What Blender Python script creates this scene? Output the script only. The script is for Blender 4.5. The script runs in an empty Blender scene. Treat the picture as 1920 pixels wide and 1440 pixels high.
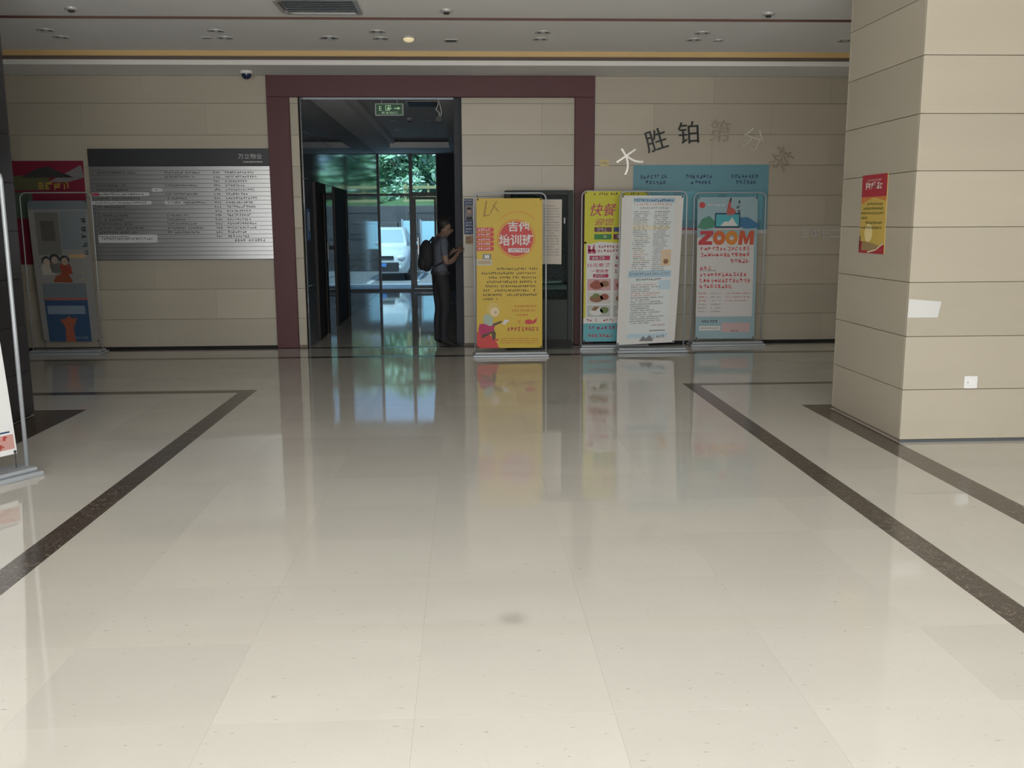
import bpy, bmesh, math, random
from mathutils import Vector, Matrix

sc = bpy.context.scene
COL = sc.collection
R = random.Random(7)

# ------------------------------------------------------------------ camera
cam_d = bpy.data.cameras.new('camera')
cam_d.sensor_width = 36.0
cam_d.lens = 36.0 * 1780.0 / 1920.0
cam_d.clip_end = 300
cam = bpy.data.objects.new('camera', cam_d)
COL.objects.link(cam)
YAW, PITCH, ROLL = math.radians(2.773), math.radians(9.581), math.radians(0.3)
fw = Vector((math.sin(YAW) * math.cos(PITCH), math.cos(YAW) * math.cos(PITCH), -math.sin(PITCH)))
rt = Vector((math.cos(YAW), -math.sin(YAW), 0))
up = rt.cross(fw)
rt, up = rt * math.cos(ROLL) - up * math.sin(ROLL), rt * math.sin(ROLL) + up * math.cos(ROLL)
cam.matrix_world = Matrix(((rt.x, up.x, -fw.x, 0), (rt.y, up.y, -fw.y, 0), (rt.z, up.z, -fw.z, 1.55), (0, 0, 0, 1)))
sc.camera = cam

# ------------------------------------------------------------------ world, sun, daylight, exposure
sc.view_settings.view_transform = 'Standard'
sc.view_settings.look = 'None'
sc.view_settings.gamma = 1.0
sc.view_settings.use_curve_mapping = False
sc.view_settings.exposure = 0.0

w = bpy.data.worlds.new('sky')
sc.world = w
w.use_nodes = True
nt = w.node_tree
bg = nt.nodes['Background']
sky = nt.nodes.new('ShaderNodeTexSky')
sky.sky_type = 'HOSEK_WILKIE'
sky.sun_direction = Vector((-0.35, -0.4, 0.85)).normalized()
sky.turbidity = 8.0
nt.links.new(sky.outputs[0], bg.inputs[0])
bg.inputs[1].default_value = 8.0

sd = bpy.data.lights.new('sun', 'SUN')
sd.energy = 9.0
sd.angle = math.radians(1.5)
sd.color = (1, 0.96, 0.9)
so = bpy.data.objects.new('sun', sd)
COL.objects.link(so)
so.rotation_euler = Vector((0.35, 0.4, -0.85)).to_track_quat('-Z', 'Y').to_euler()


def area(name, loc, target, sx, sy, energy, color=(1, 1, 1), portal=False):
    d = bpy.data.lights.new(name, 'AREA')
    d.shape = 'RECTANGLE'
    d.size, d.size_y, d.energy, d.color = sx, sy, energy, color
    d.cycles.is_portal = portal
    o = bpy.data.objects.new(name, d)
    COL.objects.link(o)
    o.location = loc
    o.rotation_euler = (Vector(target) - Vector(loc)).to_track_quat('-Z', 'Z').to_euler()
    return o


# daylight entering through the glazed entrance behind the camera
area('entrance_daylight', (0.1, -1.35, 1.45), (0.1, 6, 2.3), 6.4, 2.8, 350, (1.0, 0.985, 0.955))
area('corridor_glazing_portal', (-1.3, 22.75, 1.6), (-1.3, 12, 1.6), 1.4, 3.2, 1, portal=True)
area('entrance_portal', (0.1, -1.55, 1.6), (0.1, 6, 1.6), 6.6, 3.25, 1, portal=True)

# ------------------------------------------------------------------ materials
MATS = {}


def mat(name, col, rough=0.5, metal=0.0, var=0.0, scale=(3, 3, 3), ior=1.45, fleck=0.0, rnd=0.0, bump=0.0,
        emit=None, alpha=None, fleck_col=(0.25, 0.22, 0.18)):
    """procedural principled material: noise variation, per-object variation, optional small flecks"""
    if name in MATS:
        return MATS[name]
    m = bpy.data.materials.new(name)
    m.use_nodes = True
    n, l = m.node_tree.nodes, m.node_tree.links
    b = n['Principled BSDF']
    b.inputs['Roughness'].default_value = rough
    b.inputs['Metallic'].default_value = metal
    b.inputs['IOR'].default_value = ior
    tc = n.new('ShaderNodeTexCoord')
    oi = n.new('ShaderNodeObjectInfo')
    mp = n.new('ShaderNodeMapping')
    mp.inputs['Scale'].default_value = scale
    add = n.new('ShaderNodeVectorMath')
    add.operation = 'ADD'
    mul = n.new('ShaderNodeMath')
    mul.operation = 'MULTIPLY'
    mul.inputs[1].default_value = 37.0
    l.new(oi.outputs['Random'], mul.inputs[0])
    l.new(tc.outputs['Object'], add.inputs[0])
    l.new(mul.outputs[0], add.inputs[1])
    l.new(add.outputs[0], mp.inputs['Vector'])
    nz = n.new('ShaderNodeTexNoise')
    nz.inputs['Scale'].default_value = 1.0
    nz.inputs['Detail'].default_value = 5.0
    l.new(mp.outputs[0], nz.inputs['Vector'])
    # value factor = 1 + var*(noise-.5)*2 + rnd*(random-.5)*2
    f1 = n.new('ShaderNodeMath'); f1.operation = 'MULTIPLY_ADD'
    f1.inputs[1].default_value = 2 * var
    f1.inputs[2].default_value = 1 - var
    l.new(nz.outputs['Fac'], f1.inputs[0])
    f2 = n.new('ShaderNodeMath'); f2.operation = 'MULTIPLY_ADD'
    f2.inputs[1].default_value = 2 * rnd
    l.new(oi.outputs['Random'], f2.inputs[0])
    f3 = n.new('ShaderNodeMath'); f3.operation = 'SUBTRACT'
    f3.inputs[1].default_value = rnd
    l.new(f1.outputs[0], f2.inputs[2])
    l.new(f2.outputs[0], f3.inputs[0])
    hsv = n.new('ShaderNodeHueSaturation')
    hsv.inputs['Color'].default_value = (*col, 1)
    l.new(f3.outputs[0], hsv.inputs['Value'])
    out = hsv.outputs[0]
    if fleck:
        mp2 = n.new('ShaderNodeMapping')
        mp2.inputs['Scale'].default_value = (30, 85, 60)
        l.new(add.outputs[0], mp2.inputs['Vector'])
        n2 = n.new('ShaderNodeTexNoise')
        n2.inputs['Scale'].default_value = 1.0
        n2.inputs['Detail'].default_value = 3.0
        n2.inputs['Roughness'].default_value = 0.6
        l.new(mp2.outputs[0], n2.inputs['Vector'])
        rp = n.new('ShaderNodeMapRange')
        rp.inputs[1].default_value, rp.inputs[2].default_value = 0.69, 0.73
        rp.inputs[4].default_value = fleck
        l.new(n2.outputs['Fac'], rp.inputs[0])
        mx = n.new('ShaderNodeMixRGB')
        mx.inputs[2].default_value = (*fleck_col, 1)
        l.new(rp.outputs[0], mx.inputs[0])
        l.new(out, mx.inputs[1])
        out = mx.outputs[0]
    l.new(out, b.inputs['Base Color'])
    if bump:
        bp = n.new('ShaderNodeBump')
        bp.inputs['Strength'].default_value = bump
        bp.inputs['Distance'].default_value = 0.01
        l.new(nz.outputs['Fac'], bp.inputs['Height'])
        l.new(bp.outputs[0], b.inputs['Normal'])
    if emit:
        b.inputs['Emission Color'].default_value = (*emit[:3], 1)
        b.inputs['Emission Strength'].default_value = emit[3]
    MATS[name] = m
    return m


def vein_mat(name, dark, light):
    m = bpy.data.materials.new(name)
    m.use_nodes = True
    n, l = m.node_tree.nodes, m.node_tree.links
    b = n['Principled BSDF']
    b.inputs['Roughness'].default_value = 0.16
    tc = n.new('ShaderNodeTexCoord'); oi = n.new('ShaderNodeObjectInfo')
    add = n.new('ShaderNodeVectorMath')
    mul = n.new('ShaderNodeMath'); mul.operation = 'MULTIPLY'; mul.inputs[1].default_value = 53
    l.new(oi.outputs['Random'], mul.inputs[0])
    l.new(tc.outputs['Object'], add.inputs[0]); l.new(mul.outputs[0], add.inputs[1])
    nz = n.new('ShaderNodeTexNoise'); nz.inputs['Scale'].default_value = 9; nz.inputs['Detail'].default_value = 6
    nz.inputs['Distortion'].default_value = 2.2
    l.new(add.outputs[0], nz.inputs['Vector'])
    ab = n.new('ShaderNodeMath'); ab.operation = 'SUBTRACT'; ab.inputs[1].default_value = 0.5
    a2 = n.new('ShaderNodeMath'); a2.operation = 'ABSOLUTE'
    l.new(nz.outputs['Fac'], ab.inputs[0]); l.new(ab.outputs[0], a2.inputs[0])
    cr = n.new('ShaderNodeValToRGB')
    cr.color_ramp.elements[0].position = 0.0; cr.color_ramp.elements[0].color = (*light, 1)
    cr.color_ramp.elements[1].position = 0.022; cr.color_ramp.elements[1].color = (*dark, 1)
    e = cr.color_ramp.elements.new(0.16); e.color = (dark[0] * 1.5, dark[1] * 1.45, dark[2] * 1.4, 1)
    l.new(a2.outputs[0], cr.inputs[0])
    l.new(cr.outputs[0], b.inputs['Base Color'])
    MATS[name] = m
    return m


def glass_mat(name, tint, refl=0.08):
    m = bpy.data.materials.new(name)
    m.use_nodes = True
    n, l = m.node_tree.nodes, m.node_tree.links
    n.remove(n['Principled BSDF'])
    t = n.new('ShaderNodeBsdfTransparent'); t.inputs[0].default_value = (*tint, 1)
    g = n.new('ShaderNodeBsdfGlossy'); g.inputs['Roughness'].default_value = 0.01
    fr = n.new('ShaderNodeFresnel'); fr.inputs[0].default_value = 1.1
    mx = n.new('ShaderNodeMixShader')
    l.new(fr.outputs[0], mx.inputs[0]); l.new(t.outputs[0], mx.inputs[1]); l.new(g.outputs[0], mx.inputs[2])
    l.new(mx.outputs[0], n['Material Output'].inputs[0])
    MATS[name] = m
    return m


STONE = mat('beige_wall_stone', (0.475, 0.43, 0.346), 0.34, var=0.07, scale=(0.8, 0.8, 5), rnd=0.06, fleck=0.10,
            fleck_col=(0.38, 0.30, 0.2))
JOINT = mat('dark_joint', (0.22, 0.185, 0.14), 0.8)
TILE = mat('polished_beige_marble', (0.615, 0.588, 0.53), 0.05, var=0.06, scale=(1.5, 3.0, 2), rnd=0.035, fleck=0.75,
           ior=1.58)
GROUT = mat('beige_grout', (0.55, 0.53, 0.48), 0.4)
BORDER = vein_mat('dark_brown_marble', (0.055, 0.044, 0.036), (0.22, 0.18, 0.145))
CEIL = mat('ceiling_paint', (0.92, 0.925, 0.925), 0.8, var=0.02)
FASCIA = mat('white_fascia', (0.85, 0.84, 0.8), 0.5, var=0.01)
GOLD = mat('ochre_trim', (0.62, 0.43, 0.19), 0.35, var=0.06)
BROWN = mat('brown_trim', (0.17, 0.10, 0.07), 0.5, var=0.05)
BLACK = mat('black_gap', (0.012, 0.012, 0.012), 0.7)
WINE = mat('wine_red_panel', (0.10, 0.031, 0.035), 0.5, var=0.06)
CHARCOAL_GREY = mat('charcoal_grey', (0.040, 0.041, 0.046), 0.3, var=0.15, scale=(8, 8, 8))  # one even dark grey over the whole left pillar
GRANITE = mat('polished_grey_granite', (0.10, 0.115, 0.135), 0.06, var=0.12, scale=(6, 6, 6), ior=1.75, rnd=0.08)
BRUSHED = mat('brushed_steel', (0.62, 0.63, 0.64), 0.36, metal=0.9, var=0.06, scale=(1, 1, 60))
DARKGREY = mat('dark_grey_plate', (0.045, 0.048, 0.055), 0.4, var=0.04)
ALU = mat('light_grey_metal', (0.44, 0.47, 0.50), 0.45, metal=0.3, var=0.02)
DARKMETAL = mat('dark_window_metal', (0.018, 0.024, 0.03), 0.4)
DARKWOOD = mat('dark_brown_elevator_frame', (0.016, 0.012, 0.010), 0.55, var=0.1)
CHROME = mat('polished_letter_metal', (0.72, 0.71, 0.68), 0.18, metal=1.0)
TAN_REFLECTION = mat('tan_reflection_letter', (0.40, 0.35, 0.27), 0.35, metal=0.4)  # tan stands in for what the polished letters reflect
DARK_REFLECTION = mat('dark_reflection_letter', (0.03, 0.035, 0.035), 0.3, metal=0.3)  # dark reflection of polished letters put into the base colour
PAPER = mat('white_paper', (0.80, 0.79, 0.76), 0.6, var=0.02)
GLASS = glass_mat('cyan_tinted_glass', (0.54, 0.69, 0.77))
DGLASS = glass_mat('grey_green_glass', (0.45, 0.52, 0.5))
INK = mat('ink_black', (0.035, 0.035, 0.04), 0.6)


def flat(name, c):
    return mat('print_' + name, c, 0.5, var=0.03, scale=(9, 9, 9))


# ------------------------------------------------------------------ mesh helpers
class MB:
    def __init__(s):
        s.v, s.f, s.m = [], [], []

    def add(s, vs, fs, mi=0):
        o = len(s.v)
        s.v += [tuple(p) for p in vs]
        s.f += [tuple(i + o for i in f) for f in fs]
        s.m += [mi] * len(fs)
        return s

    def box(s, x0, x1, y0, y1, z0, z1, mi=0):
        return s.add([(x0, y0, z0), (x1, y0, z0), (x1, y1, z0), (x0, y1, z0), (x0, y0, z1), (x1, y0, z1), (x1, y1, z1), (x0, y1, z1)],
                     [(0, 3, 2, 1), (4, 5, 6, 7), (0, 1, 5, 4), (1, 2, 6, 5), (2, 3, 7, 6), (3, 0, 4, 7)], mi)

    def cbox(s, x0, x1, y0, y1, z0, z1, c, mi=0):
        """box with every edge chamfered by c (44 triangles)"""
        bm = bmesh.new()
        bmesh.ops.create_cube(bm, size=1)
        for v in bm.verts:
            v.co = Vector(((x0 + x1) / 2 + v.co.x * (x1 - x0), (y0 + y1) / 2 + v.co.y * (y1 - y0), (z0 + z1) / 2 + v.co.z * (z1 - z0)))
        bmesh.ops.bevel(bm, geom=bm.edges[:], offset=c, segments=1, affect='EDGES', profile=0.5)
        bm.verts.index_update()
        s.add([v.co[:] for v in bm.verts], [[v.index for v in f.verts] for f in bm.faces], mi)
        bm.free()
        return s

    def tube(s, path, r, n=8, mi=0, caps=True, closed=False):
        P = [Vector(p) for p in path]
        rs = r if isinstance(r, (list, tuple)) else [r] * len(P)
        rings = []
        prev = None
        for i, p in enumerate(P):
            a = P[i - 1] if (i > 0 or closed) else p
            b = P[(i + 1) % len(P)] if (i < len(P) - 1 or closed) else p
            t = (b - a).normalized()
            ref = prev if prev else (Vector((0, 0, 1)) if abs(t.z) < 0.9 else Vector((1, 0, 0)))
            u = (ref - t * ref.dot(t)).normalized()
            prev = u
            w_ = t.cross(u)
            rings.append([p + (u * math.cos(2 * math.pi * k / n) + w_ * math.sin(2 * math.pi * k / n)) * rs[i] for k in range(n)])
        vs = [q for rg in rings for q in rg]
        fs = []
        m = len(P)
        for i in range(m if closed else m - 1):
            for k in range(n):
                a0, a1 = i * n + k, i * n + (k + 1) % n
                j = (i + 1) % m
                fs.append((a0, a1, j * n + (k + 1) % n, j * n + k))
        if caps and not closed:
            fs.append(tuple(reversed(range(n))))
            fs.append(tuple((m - 1) * n + k for k in range(n)))
        return s.add(vs, fs, mi)

    def lathe(s, prof, n=20, c=(0, 0, 0), mi=0):
        vs, fs = [], []
        for (r, z) in prof:
            for k in range(n):
                a = 2 * math.pi * k / n
                vs.append((c[0] + r * math.cos(a), c[1] + r * math.sin(a), c[2] + z))
        for i in range(len(prof) - 1):
            for k in range(n):
                fs.append((i * n + k, i * n + (k + 1) % n, (i + 1) * n + (k + 1) % n, (i + 1) * n + k))
        return s.add(vs, fs, mi)

    def sphere(s, c, r, nu=12, nv=8, mi=0):
        rx, ry, rz = r if isinstance(r, (tuple, list)) else (r, r, r)
        vs, fs = [], []
        for i in range(nv + 1):
            t = math.pi * i / nv
            for k in range(nu):
                a = 2 * math.pi * k / nu
                vs.append((c[0] + rx * math.sin(t) * math.cos(a), c[1] + ry * math.sin(t) * math.sin(a), c[2] - rz * math.cos(t)))
        for i in range(nv):
            for k in range(nu):
                fs.append((i * nu + k, i * nu + (k + 1) % nu, (i + 1) * nu + (k + 1) % nu, (i + 1) * nu + k))
        return s.add(vs, fs, mi)

    def prism(s, poly, axis, a0, a1, mi=0):
        """polygon in the other two axes extruded along axis 0/1/2 from a0 to a1"""
        def mk(p, a):
            q = list(p)
            q.insert(axis, a)
            return tuple(q)
        n = len(poly)
        vs = [mk(p, a0) for p in poly] + [mk(p, a1) for p in poly]
        fs = [tuple(reversed(range(n))), tuple(range(n, 2 * n))] + [(i, (i + 1) % n, n + (i + 1) % n, n + i) for i in range(n)]
        return s.add(vs, fs, mi)

    def mesh(s, name, smooth=False):
        me = bpy.data.meshes.new(name)
        me.from_pydata(s.v, [], s.f)
        me.polygons.foreach_set('material_index', s.m)
        bm = bmesh.new(); bm.from_mesh(me)
        bmesh.ops.recalc_face_normals(bm, faces=bm.faces[:])
        bm.to_mesh(me); bm.free()
        if smooth:
            me.polygons.foreach_set('use_smooth', [True] * len(me.polygons))
        return me

    def build(s, name, mats, parent=None, smooth=False):
        me = s.mesh(name, smooth)
        for m in (mats if isinstance(mats, (list, tuple)) else [mats]):
            me.materials.append(m)
        return link(name, me, parent)


def link(name, me, parent=None):
    o = bpy.data.objects.new(name, me)
    COL.objects.link(o)
    if parent:
        o.parent = parent
    return o


def tag(o, label=None, cat=None, group=None, kind=None):
    if label: o['label'] = label
    if cat: o['category'] = cat
    if group: o['group'] = group
    if kind: o['kind'] = kind
    return o


def struct(o, label=None, cat=None):
    return tag(o, label, cat, kind='structure')


def empty(name, loc=(0, 0, 0), rz=0.0):
    o = bpy.data.objects.new(name, None)
    o.empty_display_size = 0.1
    COL.objects.link(o)
    o.location = loc
    o.rotation_euler = (0, 0, rz)
    return o


def bx(name, x0, x1, y0, y1, z0, z1, m, parent=None, c=0.0):
    b = MB()
    (b.cbox(x0, x1, y0, y1, z0, z1, c) if c else b.box(x0, x1, y0, y1, z0, z1))
    return b.build(name, m, parent)


_piece = {}


def piece(name, x0, x1, y0, y1, z0, z1, m, parent, c=0.002):
    """alike pieces share their mesh data; the object sits at the piece's centre"""
    k = (name, round(x1 - x0, 3), round(y1 - y0, 3), round(z1 - z0, 3), m.name)
    if k not in _piece:
        a, b_, d = (x1 - x0) / 2, (y1 - y0) / 2, (z1 - z0) / 2
        me = MB().cbox(-a, a, -b_, b_, -d, d, c).mesh(name)
        me.materials.append(m)
        _piece[k] = me
    o = link(name, _piece[k], parent)
    o.location = ((x0 + x1) / 2, (y0 + y1) / 2, (z0 + z1) / 2)
    return o


# ------------------------------------------------------------------ printed sheets
class Sheet:
    """a sheet given by four corners (bl, br, tr, tl), bowed along its height; prints follow its surface"""

    def __init__(s, bl, br, tr, tl, bow=0.0, wave=0.0, thick=0.003):
        s.c = [Vector(p) for p in (bl, br, tr, tl)]
        s.n = ((s.c[1] - s.c[0]).cross(s.c[3] - s.c[0])).normalized()   # faces the reader
        s.bow, s.wave, s.t = bow, wave, thick
        s.w = ((s.c[1] - s.c[0]).length + (s.c[2] - s.c[3]).length) / 2
        s.h = ((s.c[3] - s.c[0]).length + (s.c[2] - s.c[1]).length) / 2

    def pt(s, u, v, off=0.0):
        a = s.c[0].lerp(s.c[1], u); b = s.c[3].lerp(s.c[2], u)
        d = s.bow * 4 * v * (1 - v) + s.wave * math.sin(u * 7 + v * 4) * v
        return a.lerp(b, v) + s.n * (d + off)

    def panel(s, name, m, parent=None, nu=4, nv=10):
        b = MB()
        for off, flip in ((0, False), (-s.t, True)):
            vs = [s.pt(i / nu, j / nv, off) for j in range(nv + 1) for i in range(nu + 1)]
            fs = [(j * (nu + 1) + i, j * (nu + 1) + i + 1, (j + 1) * (nu + 1) + i + 1, (j + 1) * (nu + 1) + i) for j in range(nv) for i in range(nu)]
            b.add(vs, fs)
        # rim
        K = (nu + 1) * (nv + 1)
        rim = [i for i in range(nu + 1)] + [j * (nu + 1) + nu for j in range(1, nv + 1)] + \
              [nv * (nu + 1) + i for i in range(nu - 1, -1, -1)] + [j * (nu + 1) for j in range(nv - 1, 0, -1)]
        for k in range(len(rim)):
            a, c = rim[k], rim[(k + 1) % len(rim)]
            b.f.append((a, c, c + K, a + K)); b.m.append(0)
        s.obj = b.build(name, m, parent)
        return s.obj

    def rect(s, u0, v0, u1, v1, m, name='print_block', layer=1, parent=None):
        nv = max(1, math.ceil((v1 - v0) * 24)); nu = max(1, math.ceil((u1 - u0) * 12))
        vs = [s.pt(u0 + (u1 - u0) * i / nu, v0 + (v1 - v0) * j / nv, 0.0011 * layer) for j in range(nv + 1) for i in range(nu + 1)]
        fs = [(j * (nu + 1) + i, j * (nu + 1) + i + 1, (j + 1) * (nu + 1) + i + 1, (j + 1) * (nu + 1) + i) for j in range(nv) for i in range(nu)]
        return MB().add(vs, fs).build(name, m, parent or s.obj)

    def poly(s, pts, m, name='print_shape', layer=1, parent=None):
        return MB().add([s.pt(u, v, 0.0011 * layer) for u, v in pts], [tuple(range(len(pts)))]).build(name, m, parent or s.obj)

    def disc(s, u, v, r, m, name='print_disc', layer=1, ru=None, a0=0, a1=2 * math.pi, inner=0.0, parent=None):
        n = 28
        k = (ru or r) / s.w
        kv = r / s.h
        if inner:
            vs = []
            for i in range(n + 1):
                a = a0 + (a1 - a0) * i / n
                for f in (1, inner):
                    vs.append(s.pt(u + k * f * math.cos(a), v + kv * f * math.sin(a), 0.0011 * layer))
            fs = [(2 * i, 2 * i + 2, 2 * i + 3, 2 * i + 1) for i in range(n)]
            return MB().add(vs, fs).build(name, m, parent or s.obj)
        return s.poly([(u + k * math.cos(a0 + (a1 - a0) * i / n), v + kv * math.sin(a0 + (a1 - a0) * i / n)) for i in range(n)], m, name, layer, parent)

    def text(s, txt, u, v, size, m, name='lettering', layer=2, width=None, bold=0.0, shear=0.0, parent=None, rot=0.0):
        """lettering centred at (u,v), size = height of the body in metres, width = fitted width in metres"""
        vs, fs, bw = text_geo(txt, bold, shear)
        k = size
        kx = (width / bw) if width else k
        P = []
        for x, y in vs:
            X, Y = x * kx, y * k
            X, Y = X * math.cos(rot) - Y * math.sin(rot), X * math.sin(rot) + Y * math.cos(rot)
            P.append(s.pt(u + X / s.w, v + Y / s.h, 0.0011 * layer))
        return MB().add(P, fs).build(name, m, parent or s.obj)

    def glyphs(s, u0, u1, v, hm, m, name='text_line', layer=2, fill=1.0, seed=0, parent=None, wide=1.0, small=False):
        """a line of printed characters too small to read: strokes in square cells, hm = height in metres"""
        r = random.Random(seed * 131 + int(v * 9973) + int(u0 * 100))
        cw = hm * wide / s.w
        ch = hm / s.h
        b = MB()
        u = u0
        while u + cw * 0.9 <= u1:
            if r.random() < fill:
                st = []
                if small:
                    st = [(0.08, 0.1, 0.85, 0.9)] if r.random() < 0.35 else [(0.08, 0.1, 0.35, 0.9), (0.5, 0.1, 0.85, 0.45), (0.45, 0.6, 0.85, 0.9)]
                else:
                    for _ in range(r.choice((2, 3))):
                        y = r.uniform(0.05, 0.85); x = r.uniform(0, 0.3)
                        st.append((x, y, min(0.88, x + r.uniform(0.4, 0.8)), y + 0.15))
                    for _ in range(r.choice((1, 2, 2))):
                        x = r.uniform(0.05, 0.7); y = r.uniform(0, 0.3)
                        st.append((x, y, x + 0.15, min(1, y + r.uniform(0.5, 0.95))))
                for (a, c, d, e) in st:
                    q = [(u + a * cw, v + (c - .5) * ch), (u + d * cw, v + (c - .5) * ch), (u + d * cw, v + (e - .5) * ch), (u + a * cw, v + (e - .5) * ch)]
                    b.add([s.pt(x, y, 0.0011 * layer) for x, y in q], [(0, 1, 2, 3)])
            u += cw
        if not b.f:
            return None
        o = b.build(name, m, parent or s.obj)
        o['kind'] = 'stuff'
        return o


_tg = {}


def text_geo(txt, bold=0.0, shear=0.0):
    k = (txt, bold, shear)
    if k not in _tg:
        c = bpy.data.curves.new('t', 'FONT')
        c.body = txt
        c.offset = bold
        c.shear = shear
        o = bpy.data.objects.new('t', c)
        COL.objects.link(o)
        dg = bpy.context.evaluated_depsgraph_get()
        me = bpy.data.meshes.new_from_object(o.evaluated_get(dg))
        xs = [v.co.x for v in me.vertices]; ys = [v.co.y for v in me.vertices]
        cx, cy = (min(xs) + max(xs)) / 2, (min(ys) + max(ys)) / 2
        hh = max(ys) - min(ys)
        _tg[k] = ([((v.co.x - cx) / hh, (v.co.y - cy) / hh) for v in me.vertices], [tuple(p.vertices) for p in me.polygons], (max(xs) - min(xs)) / hh)
        bpy.data.objects.remove(o)
        bpy.data.meshes.remove(me)
        bpy.data.curves.remove(c)
    return _tg[k]


def solid_text(name, txt, loc, size, depth, m, bold=0.0, rot=0.0, parent=None):
    """raised letter standing proud of a wall that faces -Y, origin at its centre"""
    vs, fs, bw = text_geo(txt, bold)
    b = MB()
    ca, sa = math.cos(rot), math.sin(rot)
    F = [((x * ca - y * sa) * size, -depth, (x * sa + y * ca) * size) for x, y in vs]
    B = [(p[0], 0.0, p[2]) for p in F]
    n = len(F)
    edges = {}
    for f in fs:
        for i in range(len(f)):
            e = (f[i], f[(i + 1) % len(f)])
            if (e[1], e[0]) in edges:
                del edges[(e[1], e[0])]
            else:
                edges[e] = 1
    b.add(F + B, [tuple(f) for f in fs] + [tuple(i + n for i in reversed(f)) for f in fs] + [(a, c, c + n, a + n) for a, c in edges])
    o = b.build(name, m, parent)
    o.location = loc
    return o


# ================================================================== STRUCTURE
XL, XR, YF, YB = -7.5, 8.0, -1.5, 12.2
CRS = 0.378

# ---------------------------------------------------------------- floor
floor = struct(bx('floor', XL, XR, YF, 23.0, -0.2, -0.02, GROUT), 'polished beige marble floor with dark brown border strips', 'floor')
G = 0.00015


def tiles(x0, x1, y0, y1, xs, ys, name='floor_tile', m=TILE):
    xs = [x0] + [x for x in xs if x0 + .02 < x < x1 - .02] + [x1]
    ys = [y0] + [y for y in ys if y0 + .02 < y < y1 - .02] + [y1]
    for i in range(len(xs) - 1):
        for j in range(len(ys) - 1):
            piece(name, xs[i] + G, xs[i + 1] - G, ys[j] + G, ys[j + 1] - G, -0.02, 0.0, m, floor, 0.0002)


GX = [-1.46 + 0.64 * k for k in range(-10, 16)]
GY = [2.815 + 0.585 * k for k in range(-8, 20)]
BX2, BXI = -2.145, -1.995
tiles(BXI, 2.11, 1.06, 11.18, GX, GY)                       # middle field
tiles(-3.25, BX2, 2.23, 8.88, GX, GY)                       # left of the long strip
tiles(-6.0, -3.25, 8.147, 8.88, GX, GY)
tiles(2.255, 2.876, 2.815, 8.95, GX, GY)                    # right of the long strip
tiles(2.876, 5.6, 7.90, 8.95, GX, GY)
tiles(3.06, 4.9, 3.40, 7.74, GX, GY)                        # beside and under the pillar
tiles(-6.6, BXI, 9.03, 11.18, GX, GY)                       # behind the crossing strips
tiles(2.11, 5.6, 9.07, 11.18, GX, GY)
tiles(-6.6, 5.6, 11.32, 12.07, [x * 2 for x in range(-9, 9)], GY)
# fields nobody can see singly: one joined piece
b = MB()
for q in ((BXI, 2.11, YF, 1.06), (-3.25, BX2, YF, 2.23), (XL, -6.0, 8.147, 8.88), (2.255, 2.876, YF, 2.815), (5.6, XR, 7.9, 8.95),
          (3.06, 4.9, YF, 3.40), (4.9, XR, YF, 7.74), (XL, -3.60, YF, 7.96), (XL, -6.6, 9.03, 11.18), (5.6, XR, 9.07, 11.18), (XL, -6.6, 11.32, 12.07), (5.6, XR, 11.32, 12.07)):
    b.box(*q, -0.02, 0.0)
tag(b.build('floor_field', TILE, floor), kind='stuff')


def strip(x0, x1, y0, y1):
    L = 0.6
    if x1 - x0 > y1 - y0:
        n = max(1, round((x1 - x0) / L))
        for k in range(n):
            piece('border_strip', x0 + (x1 - x0) * k / n + G, x0 + (x1 - x0) * (k + 1) / n - G, y0, y1, -0.02, 0.0002, BORDER, floor, 0.0005)
    else:
        n = max(1, round((y1 - y0) / L))
        for k in range(n):
            piece('border_strip', x0, x1, y0 + (y1 - y0) * k / n + G, y0 + (y1 - y0) * (k + 1) / n - G, -0.02, 0.0002, BORDER, floor, 0.0005)


strip(BX2, BXI, YF, 9.03)
strip(XL, BX2, 8.88, 9.03)
strip(2.11, 2.255, YF, 9.07)
strip(2.255, XR, 8.95, 9.07)
strip(-3.60, -3.25, YF, 8.147)
strip(XL, -3.60, 7.96, 8.147)
strip(2.876, 3.06, YF, 7.90)
strip(3.06, XR, 7.74, 7.90)
strip(XL, XR, 11.18, 11.32)
strip(XL, -2.40, 12.07, 12.2)
strip(1.64, XR, 12.07, 12.2)
strip(-2.40, 1.64, 12.07, 12.2)
# corridor floor slabs
for k in range(9):
    y0 = 12.2 + k * 1.16
    for (a, c) in ((-1.99, -1.35), (-1.35, -0.71), (-0.71, -0.12)):
        piece('floor_tile', a + G, c - G, y0 + G, min(y0 + 1.16, 22.6) - G, -0.02, 0, TILE, floor, 0.0005)

# ---------------------------------------------------------------- back wall: stone courses
wb = MB()
for q in ((XL, -2.03), (-0.02, XR)):
    wb.box(q[0], q[1], YB + 0.012, YB + 0.15, 0, 3.6)
wb.box(-2.03, -0.02, YB + 0.012, YB + 0.15, 3.12, 3.6)
wall_back = struct(wb.build('wall_back', JOINT), 'beige stone clad back wall in long horizontal courses', 'wall')


def courses(x0, x1, z0, z1, parent, y=YB, start=0.0, L=1.5):
    k = 0
    z = start
    while z < z1 - 0.01:
        a, c = max(z, z0), min(z + CRS, z1)
        if c - a > 0.01:
            xs = [x0]
            x = x0 + (L * 0.5 if k % 2 else L)
            while x < x1 - 0.25:
                xs.append(x); x += L
            xs.append(x1)
            for i in range(len(xs) - 1):
                piece('stone_panel', xs[i] + .0003, xs[i + 1] - .0003, y, y + 0.025, a + .002, c - .002, STONE, parent, 0.0015)
        z += CRS
        k += 1


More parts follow.
